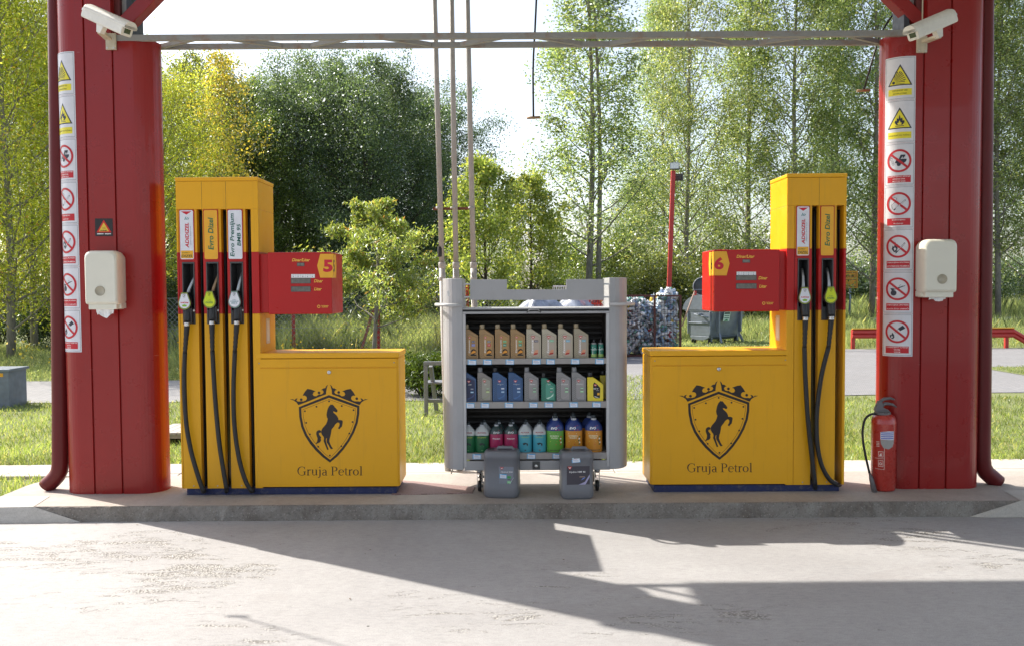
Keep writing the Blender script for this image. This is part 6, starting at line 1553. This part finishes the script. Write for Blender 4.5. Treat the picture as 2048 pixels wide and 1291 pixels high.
# ---------------------------------------------------------------- things behind the pumps
# low plank platform
root = thing('plank_platform', 'low whitish plank platform on the lawn behind the three-hose pump', 'platform', (W(395, 870, 9.6).x, 9.6, 0))
x0, x1 = W(300, 870, 9.3).x, W(463, 870, 9.3).x
k = 0; x = x0
while x < x1:
    b = MB(); b.box(x, x + .088, 9.30, 9.95, .095 + random.uniform(0, .004), .122, WOODG); b.build('plank', root, bevel=.003); x += .095
b = MB(); b.box(x0, x1, 9.32, 9.36, .055, .094, WOODG); b.box(x0 + .02, x1 - .02, 9.40, 9.44, -.01, .094, paint('dark_wood', (.05, .035, .025), .9)); b.box(x0 + .02, x1 - .02, 9.88, 9.92, -.01, .094, paint('dark_wood', (.05, .035, .025), .9)); b.build('bearer', root, bevel=.003)
# grey utility box at the left edge
root = thing('utility_box', 'low grey metal utility box on the lawn at the left edge', 'utility box', (-7.4, 12.6, 0))
bx1 = W(19, 800, 12.3).x
b = MB(); b.box(bx1 - .62, bx1, 12.3, 12.75, -.01, .515, GALV2); b.build('box_body', root, bevel=.008)
b = MB(); b.box(bx1 - .65, bx1 + .03, 12.27, 12.78, .515, .55, GALV); b.build('lid', root, bevel=.006)
b = MB(); b.box(bx1 - .22, bx1 - .08, 12.296, 12.30, .44, .49, YLW); b.build('notice', root)
# grey bench beside the oil stand
root = thing('park_bench', 'grey metal bench on the lawn, half hidden by the left side of the oil stand', 'bench', (W(865, 830, 11.3).x, 11.3, 0))
bxa, bxb = W(848, 800, 11.25).x, W(1020, 800, 11.25).x
b = MB(); b.box(bxa, bxb, 11.25, 11.30, .655, .705, FEN); b.build('backrest', root, bevel=.006)
b = MB(); b.box(bxa + .05, bxb - .05, 11.27, 11.32, .17, .215, FEN); b.build('stretcher', root, bevel=.006)
for xx in (bxa, bxb - .05):
    b = MB(); b.box(xx, xx + .05, 11.25, 11.30, -.01, .654, FEN); b.build('leg', root, bevel=.006)
    b = MB(); b.beam((xx + .085, 11.33, .64), (xx + .13, 11.62, .0), .05, .05, FEN); b.build('leg', root, bevel=.006)
for k in range(3):
    b = MB(); b.box(bxa + .02, bxb - .02, 11.36 + k * .11, 11.45 + k * .11, .40, .425, FEN); b.build('seat_slat', root, bevel=.004)
# chain-link fence with red posts
FY = 20.3
root = thing('chain_link_fence', 'chain-link fence on thin red posts behind the young ash', 'fence', (W(670, 700, FY).x, FY, 0))
fx = [W(p, 650, FY).x for p in (247, 417, 587, 757, 927, 1097)]
for x in fx:
    b = MB(); b.box(x - .035, x + .035, FY - .03, FY + .03, -.05, 1.55, REDS); b.build('post', root)
b = MB(); b.beam((fx[3] - .02, FY, 1.45), (W(716, 700, FY).x, FY + .02, 0), .055, .055, paint('rose_steel', (.30, .09, .09), .5)); b.build('brace', root)
b = MB(); WIRE = paint('fence_wire', (.30, .32, .32), .5, .3)
x = fx[0]
while x < fx[-1]:
    for s in (-1, 1):
        a, e = Vector((x, FY - .04, .05)), Vector((x + s * 1.35, FY - .04, 1.45))
        if e.x > fx[-1]: e = a + (e - a) * ((fx[-1] - a.x) / (e.x - a.x)) if e.x != a.x else e
        if e.x < fx[0]: e = a + (e - a) * ((fx[0] - a.x) / (e.x - a.x)) if e.x != a.x else e
        if (e - a).length > .05: b.beam(a, e, .006, .006, WIRE)
    x += .115
for z in (.05, .75, 1.45): b.beam((fx[0], FY - .045, z), (fx[-1], FY - .045, z), .008, .008, WIRE)
b.build('wire_mesh', root)
# red lamp post
LY = 24.6
foot, top = W(1334, 690, LY), W(1346.5, 342, LY)
root = thing('lamp_post', 'tall slim red square post with two floodlights, left of the number 6 display', 'lamp post', (foot.x, LY, 0))
b = MB(); b.beam(Vector((foot.x, LY, -.05)), top, .115, .115, REDS, Vector((0, 1, 0))); b.build('post', root, bevel=.006)
def flood(c, rz, tilt):
    M = Matrix.Translation(c) @ Matrix.Rotation(R(rz), 4, 'Z') @ Matrix.Rotation(R(tilt), 4, 'X')
    b = MB(); b.box(-.13, .13, -.03, .04, -.10, .10, DGREY, M); b.box(-.09, .09, .04, .07, -.06, .06, DGREY, M); h = b.build('floodlight', root, bevel=.006)
    b = MB(); b.box(-.115, .115, -.035, -.031, -.085, .085, paint('lamp_glass', (.62, .64, .60), .15, coat=.5), M); b.build('lens', h)
flood(top + Vector((.02, -.1, .12)), -14, -12); flood(top + Vector((.18, .16, -.16)), 150, -10)
# round traffic sign seen from behind
RY = 26.0; c = W(1405, 573, RY)
root = thing('round_sign', 'back of a round traffic sign on a grey pole, partly behind the number 6 display', 'traffic sign', (c.x, RY, 0))
b = MB(); M = Matrix.Rotation(R(90), 3, 'X'); b.lathe([(.245, -.01), (.265, -.014), (.275, -.004), (.275, .012), (.262, .014), (.255, .002)], (c.x - .02, RY - .03, c.z), paint('sign_rim_grey', (.45, .47, .5), .4), 36, M=M, cap=False); b.build('rim', root)
b = MB(); b.lathe([(.0, -.002), (.25, -.002), (.25, .002), (.0, .002)], (c.x - .02, RY - .03, c.z), paint('sign_back_grey', (.05, .06, .065), .6), 36, M=M, cap=False); b.build('plate', root)
b = MB(); b.tube([(c.x, RY, -.05), (c.x, RY, c.z + .3)], .032, GALV, 12); b.box(c.x - .24, c.x + .2, RY - .036, RY - .028, c.z - .10, c.z - .08, GALV); b.build('pole', root)
# yellow place sign
YY = 40; c = W(1690, 560, YY)
root = thing('place_sign', 'orange-yellow place-name sign on a thin grey post right of the two-hose pump', 'road sign', (c.x, YY, 0))
OR = paint('sign_orange', (.55, .25, .015), .5)
b = MB(); A = Art(b, flat(YY, .004)); p, q = W(1664, 542, YY), W(1715.5, 576.5, YY)
b.box(p.x, q.x, YY, YY + .03, q.z, p.z, OR)
for r_ in ((1667, 545, 1712.5, 546), (1667, 573.2, 1712.5, 574.2), (1711.6, 545, 1712.6, 574), (1667, 545, 1668, 574), (1667, 559, 1712.5, 560)): A.rect(r_[0], r_[3], r_[2], r_[1], ink(90, 50, 15), 1)
A.text('NOVAC', 1699, 552.5, 5.5, ink(80, 50, 20), 1, w=23, flip=-1, bold=.03); b.build('board', root)
b = MB(); b.tube([(W(1699, 640, YY).x, YY + .05, -.05), (W(1702, 570, YY).x, YY + .05, W(1702, 560, YY).z)], .045, GALV, 10); b.build('post', root)
# red guard rail
GY = 22.9
root = thing('guard_rail', 'low red guard rail with a yellow top edge across the road at the right', 'guard rail', (9, GY, 0))
ga, gb = W(1704, 660, GY).x, W(2027, 660, GY).x; gz1, gz0 = W(1730, 657, GY).z, W(1730, 676, GY).z
ge = Vector((gb + .55, GY, .06))
b = MB()
prof_ = [(0, 0), (-.05, .04), (-.05, .09), (-.015, .115), (-.05, .14), (-.05, .20), (0, .235), (.02, .235), (.02, 0)]
b.prism([(p[0], p[1]) for p in prof_], lambda p: Vector((ga, GY + p[0], gz0 + p[1])), lambda p: Vector((gb, GY + p[0], gz0 + p[1])), REDS)
b.prism([(p[0], p[1]) for p in prof_], lambda p: Vector((gb + .001, GY + p[0], gz0 + p[1])), lambda p: Vector((gb + .62, GY + p[0], gz0 - .36 + p[1])), REDS)
b.build('rail', root)
b = MB(); b.box(ga, gb, GY - .05, GY + .02, gz0 + .236, gz0 + .262, paint('rail_yellow', (.6, .3, .03), .5)); b.build('top_edge', root)
for x in (ga + .05, (ga + gb) / 2, gb - .15, (ga * .75 + gb * .25), (ga * .25 + gb * .75)):
    b = MB(); b.box(x - .045, x + .045, GY + .022, GY + .10, -.02, gz0 + .22, REDS); b.build('post', root, bevel=.004)
# wire cages full of plastic bottles
KY0, KY1 = 20.7, 22.3
kx = [W(p, 650, KY0).x for p in (1128, 1219, 1309, 1361)]; KZ = W(1309, 592, KY0).z
root = thing('wire_cage', 'rusty wire-mesh cage heaped with empty plastic bottles right of the oil stand', 'cage', (kx[2], 21.4, 0))
CR = paint('cage_rust', (.09, .03, .025), .75, var=.3)
b = MB()
for x in kx:
    for y in (KY0, KY1): b.box(x - .022, x + .022, y - .02, y + .02, 0, KZ, CR)
for z in (.03, KZ):
    for y in (KY0, KY1): b.box(kx[0], kx[-1], y - .018, y + .018, z - .018, z + .018, CR)
    for x in (kx[0], kx[-1]): b.box(x - .018, x + .018, KY0, KY1, z - .018, z + .018, CR)
b.build('frame', root)
b = MB(); WR = paint('cage_wire', (.07, .045, .04), .7)
x = kx[0]
while x < kx[-1]: b.box(x - .0035, x + .0035, KY0 - .004, KY0 + .003, .03, KZ, WR); x += .07
z = .08
while z < KZ: b.box(kx[0], kx[-1], KY0 + .003, KY0 + .008, z - .0035, z + .0035, WR); b.box(kx[-1] + .003, kx[-1] + .008, KY0, KY1, z - .0035, z + .0035, WR); z += .085
y = KY0
while y < KY1: b.box(kx[-1] - .003, kx[-1] + .003, y - .0035, y + .0035, .03, KZ, WR); y += .1
b.build('wire_mesh', root)
def heapmat():
    m, nt, p, out = newmat('mixed_plastic_bottles')
    g = nt.nodes.new('ShaderNodeNewGeometry'); n = nt.nodes.new('ShaderNodeValToRGB'); cr = n.color_ramp; cr.interpolation = 'CONSTANT'
    cs = [(.66, .70, .73), (.26, .38, .52), (.78, .80, .82), (.14, .34, .26), (.52, .58, .64), (.60, .64, .66), (.20, .28, .44), (.30, .03, .04), (.55, .57, .58), (.10, .26, .24), (.26, .22, .20), (.60, .42, .03), (.16, .20, .24)]
    while len(cr.elements) < len(cs): cr.elements.new(.5)
    ps = [0, .14, .25, .38, .46, .57, .68, .76, .78, .88, .93, .975, .985]
    for e, c_, q in zip(cr.elements, cs, ps): e.position = q; e.color = (*c_, 1)
    nt.links.new(g.outputs['Random Per Island'], n.inputs[0]); nt.links.new(n.outputs[0], p.inputs['Base Color'])
    p.inputs['Roughness'].default_value = .18; p.inputs['Coat Weight'].default_value = .3
    return m
HEAP = heapmat()
def heap(name, label, n, fx_, seed):
    rng = np.random.default_rng(seed); prof = [(.0, -.13), (.036, -.125), (.04, .03), (.03, .07), (.014, .10), (.014, .125), (.0, .127)]; seg = 6
    base = np.array([[r * math.cos(2 * math.pi * k / seg), r * math.sin(2 * math.pi * k / seg), z] for r, z in prof for k in range(seg)])
    F4 = np.array([(i * seg + k, i * seg + (k + 1) % seg, (i + 1) * seg + (k + 1) % seg, (i + 1) * seg + k) for i in range(len(prof) - 1) for k in range(seg)])
    V = []; 
    for _ in range(n):
        c = np.array(fx_(rng)); q = rng.normal(size=(3, 3)); u, _s, vt_ = np.linalg.svd(q); s = rng.uniform(.75, 1.2)
        bb = base * np.array([s * rng.uniform(.7, 1.3), s * rng.uniform(.5, 1.1), s]); V.append(bb @ (u @ vt_).T + c)
    V = np.concatenate(V); nf = len(F4); Fa = (F4[None] + (np.arange(n) * len(base))[:, None, None]).reshape(-1, 4)
    me = bpy.data.meshes.new(name); me.vertices.add(len(V)); me.vertices.foreach_set('co', V.astype(np.float32).ravel())
    me.loops.add(len(Fa) * 4); me.loops.foreach_set('vertex_index', Fa.astype(np.int32).ravel()); me.polygons.add(len(Fa)); me.polygons.foreach_set('loop_start', np.arange(0, len(Fa) * 4, 4, dtype=np.int32))
    me.update(calc_edges=True); me.materials.append(HEAP); o = bpy.data.objects.new(name, me); col.objects.link(o)
    tag(o, label, kind='stuff'); return o
def inc(rng):
    x = rng.uniform(kx[0] + .1, kx[-1] - .08)
    t = (x - kx[0]) / (kx[-1] - kx[0]); top_ = 1.28 + .20 * math.exp(-((x - W(1338, 600, 21).x) / .30) ** 2) - .12 * math.exp(-((x - kx[-1]) / .12) ** 2) + .08 * math.sin(x * 7)
    y = KY0 + .09 + rng.uniform(0, 1) ** 1.8 * 1.35
    return (x, y, .08 + (top_ - .08) * rng.uniform(0, 1) ** .8)
heap('bottle_heap', 'mixed empty plastic bottles heaped inside the wire cage', 3000, inc, 8)
# bulging translucent sacks and red crates glimpsed above the oil stand
SACK = paint('grey_plastic_sack', (.27, .30, .37), .3, var=.35, scale=7, coat=.4)
def sack(label, px, Y, w, h, seed):
    rng = random.Random(seed); c = W(px, 640, Y); root = None; b = MB(); V = []; Fc = []; nu, nv = 30, 14
    ph = [rng.uniform(0, 6.28) for _ in range(8)]
    for j in range(nv + 1):
        v = j / nv
        for i in range(nu):
            a = 2 * math.pi * i / nu; rr_ = (math.sin(math.pi * min(.98, .12 + v * .86)) ** .6) * (1 + .10 * math.sin(5 * a + ph[0] + v * 3) + .07 * math.sin(11 * a + ph[1] - v * 9) + .05 * math.sin(19 * a + ph[2] + 9 * v))
            V.append((c.x + math.cos(a) * rr_ * w / 2, Y + math.sin(a) * rr_ * w / 2.4, v * h * (1 + .04 * math.sin(3 * a + ph[3]))))
    for j in range(nv):
        for i in range(nu): i2 = (i + 1) % nu; Fc.append((j * nu + i, j * nu + i2, (j + 1) * nu + i2, (j + 1) * nu + i))
    b.add(V, Fc, SACK, True); b.add(V[-nu:], [list(range(nu))], SACK, True)
    o = b.build('plastic_sack'); tag(o, label, 'sack', 'plastic sacks behind the oil stand')
sack('bulging grey plastic sack seen above the shutter rail, left of the notch middle', 1078, 19.6, 1.35, 1.47, 1)
sack('bulging grey plastic sack seen above the shutter rail, right of the other sack', 1150, 19.9, 1.3, 1.47, 2)
CRA = paint('red_crate_plastic', (.50, .03, .02), .4, coat=.2)
def crate(loc):
    root = thing('red_crate', 'red lattice crate in the stack seen right of the header panel', 'crate', loc, 'red plastic crates behind the oil stand'); w, d, h = .60, .40, .30; x, y, z = loc
    b = MB()
    for (ax0, ax1, ay0, ay1) in ((x - w / 2, x + w / 2, y - d / 2, y - d / 2 + .012), (x - w / 2, x + w / 2, y + d / 2 - .012, y + d / 2), (x - w / 2, x - w / 2 + .012, y - d / 2 + .013, y + d / 2 - .013), (x + w / 2 - .012, x + w / 2, y - d / 2 + .013, y + d / 2 - .013)):
        for zz in (0, .09, .18, .262): b.box(ax0, ax1, ay0, ay1, z + zz, z + zz + .03, CRA)
        n = 11 if ax1 - ax0 > .1 else 7
        for k in range(n):
            if ax1 - ax0 > .1: q = ax0 + (ax1 - ax0 - .015) * k / (n - 1); b.box(q, q + .015, ay0 + .002, ay1 - .002, z + .002, z + h - .012, CRA)
            else: q = ay0 + (ay1 - ay0 - .015) * k / (n - 1); b.box(ax0 + .002, ax1 - .002, q, q + .015, z + .002, z + h - .012, CRA)
    b.build('sides', root); b = MB(); b.box(x - w / 2 + .013, x + w / 2 - .013, y - d / 2 + .013, y + d / 2 - .013, z + .002, z + .014, CRA); b.build('base', root)
    return root
cA = crate((0, 0, 0)); first = True
stacks = ((W(1203, 640, 20.0).x, 20.0, 6, 'stack just right of the header panel'), (W(1150, 640, 21.2).x, 21.2, 5, 'stack behind the grey sacks'), (W(912, 640, 20.6).x, 20.6, 6, 'stack left of the header panel'))
ordn = ['bottom', 'second from the bottom', 'third from the bottom', 'fourth from the bottom', 'second from the top', 'topmost']
for x, y, n, where in stacks:
    for k in range(n):
        nm = 'topmost' if k == n - 1 else ('second from the top' if k == n - 2 else ordn[k])
        lb = 'red lattice crate, %s of the %s' % (nm, where)
        if first: cA.location = (x, y, k * .292); cA['label'] = lb; first = False
        else: dup(cA, (x, y, k * .292), 0, lb)
# white comb-like rack top peeking over the header panel
b = MB(); a, e = W(1106, 572, 21.8), W(1134, 572, 21.8)
b.box(a.x, e.x, 21.8, 21.82, a.z - .02, a.z + .01, ink(225, 228, 230))
for k in range(9): q = a.x + (e.x - a.x) * k / 8; b.box(q - .008, q + .008, 21.803, 21.817, 0 if k in (0, 8) else a.z - .10, a.z - .0205, ink(225, 228, 230))
tag(b.build('white_grille'), 'white comb-like grille peeking over the notch of the header panel', 'grille')
# galvanised dumpster
DY = 25.4; dc = W(1430, 660, DY); th_ = R(38)
root = thing('dumpster', 'grey galvanised round-lidded dumpster seen below the number 6 display', 'dumpster', (dc.x, DY, 0))
Lh, Mx = .70, Matrix.Translation((dc.x, DY, 0)) @ Matrix.Rotation(th_, 4, 'Z')
def dp(x, y, z): return Mx @ Vector((x, y, z))
body = [(-.36, .26), (.36, .26), (.50, .98), (-.50, .98)]
b = MB(); b.prism([(p[0], p[1]) for p in body], lambda p: dp(-Lh, p[0], p[1]), lambda p: dp(Lh, p[0], p[1]), GALV)
b.prism([(-.36, .255)] + [(-.36 * math.cos(R(a)), .255 - .13 * math.sin(R(a))) for a in range(20, 161, 20)] + [(.36, .255)], lambda p: dp(-Lh, p[0], p[1]), lambda p: dp(Lh, p[0], p[1]), GALV, True)
b.box(-Lh - .012, Lh + .012, -.53, .53, .94, .985, GALV, Mx)
for x in (-Lh * .7, Lh * .7): b.box(x - .02, x + .02, -.56, -.44, .35, .94, GALV, Mx)
b.box(-Lh - .03, -Lh, -.42, -.38, .30, .95, GALV, Mx); b.box(-Lh - .03, -Lh, .38, .42, .30, .95, GALV, Mx); b.box(-Lh - .028, -Lh, -.38, .38, .60, .64, GALV, Mx)
b.build('bin_body', root, bevel=.01)
b = MB(); LD = [(.56 * math.cos(R(a)), .99 + .38 * math.sin(R(a))) for a in range(0, 181, 12)]
b.prism(LD, lambda p: dp(-Lh + .06, p[0], p[1]), lambda p: dp(Lh - .06, p[0], p[1]), GALV2, True)
LD2 = [(.60 * math.cos(R(a)), .985 + .42 * math.sin(R(a))) for a in range(0, 181, 12)]
for x0_, x1_ in ((-Lh - .02, -Lh + .06), (Lh - .06, Lh + .02)): b.prism(LD2, lambda p: dp(x0_, p[0], p[1]), lambda p: dp(x1_, p[0], p[1]), GALV, True)
b.build('lid', root)
for s in (-1, 1):
    b = MB(); b.tube([dp(s * (Lh + .01), -.1, .86), dp(s * (Lh + .17), -.1, .86)], .028, GALV, 10); b.tube([dp(s * (Lh + .10), -.42, .78), dp(s * (Lh + .10), .10, .86)], .022, GALV, 8); b.build('lifting_arm', root)
for x in (-Lh + .12, Lh - .12):
    for y in (-.30, .30):
        b = MB(); b.lathe([(.085, -.02), (.095, -.012), (.095, .012), (.085, .02)], dp(x, y, .096), BLK, 18, M=Matrix.Rotation(th_, 3, 'Z') @ Matrix.Rotation(R(90), 3, 'X')); b.beam(dp(x, y - .03, .10), dp(x, y * 1.12, .30), .05, .06, GALV); b.build('wheel', root)
for x in (-.44, .44):
    b = MB(); b.beam(dp(x, -.50, .34), dp(x * 1.12, -.62, .06), .05, .06, GALV); b.build('front_foot', root)
b = MB(); Ar = Art(b, lambda u, v, L: dp(u, -(.42 + .195 * (v - .45) / 1.0) - .06 - .002 * L, v)); Ar.rect(-.30, .66, -.02, .92, ink(190, 215, 205), 1); Ar.rect(-.28, .86, -.04, .91, ink(40, 60, 60), 2); Ar.rect(-.27, .80, -.05, .83, ink(90, 120, 115), 2); Ar.rect(-.27, .74, -.05, .77, ink(90, 120, 115), 2); Ar.poly([(-.26, .67), (-.08, .67), (-.12, .72), (-.2, .71)], ink(40, 130, 80), 2)
b.build('notice', root)
b = MB(); b.tube([W(1364, 652, 24.3), W(1389, 584, 24.6)], .022, paint('pale_wood_pole', (.36, .24, .19), .7), 8); tag(b.build('wooden_pole'), 'pale wooden pole leaning against the left end of the dumpster', 'pole')
b = MB(); p = W(1391, 582, 25.8); b.box(p.x - .03, p.x + .03, 25.77, 25.83, -.02, p.z, REDS); tag(b.build('red_stake'), 'short red stake standing behind the dumpster beside the round sign', 'stake')
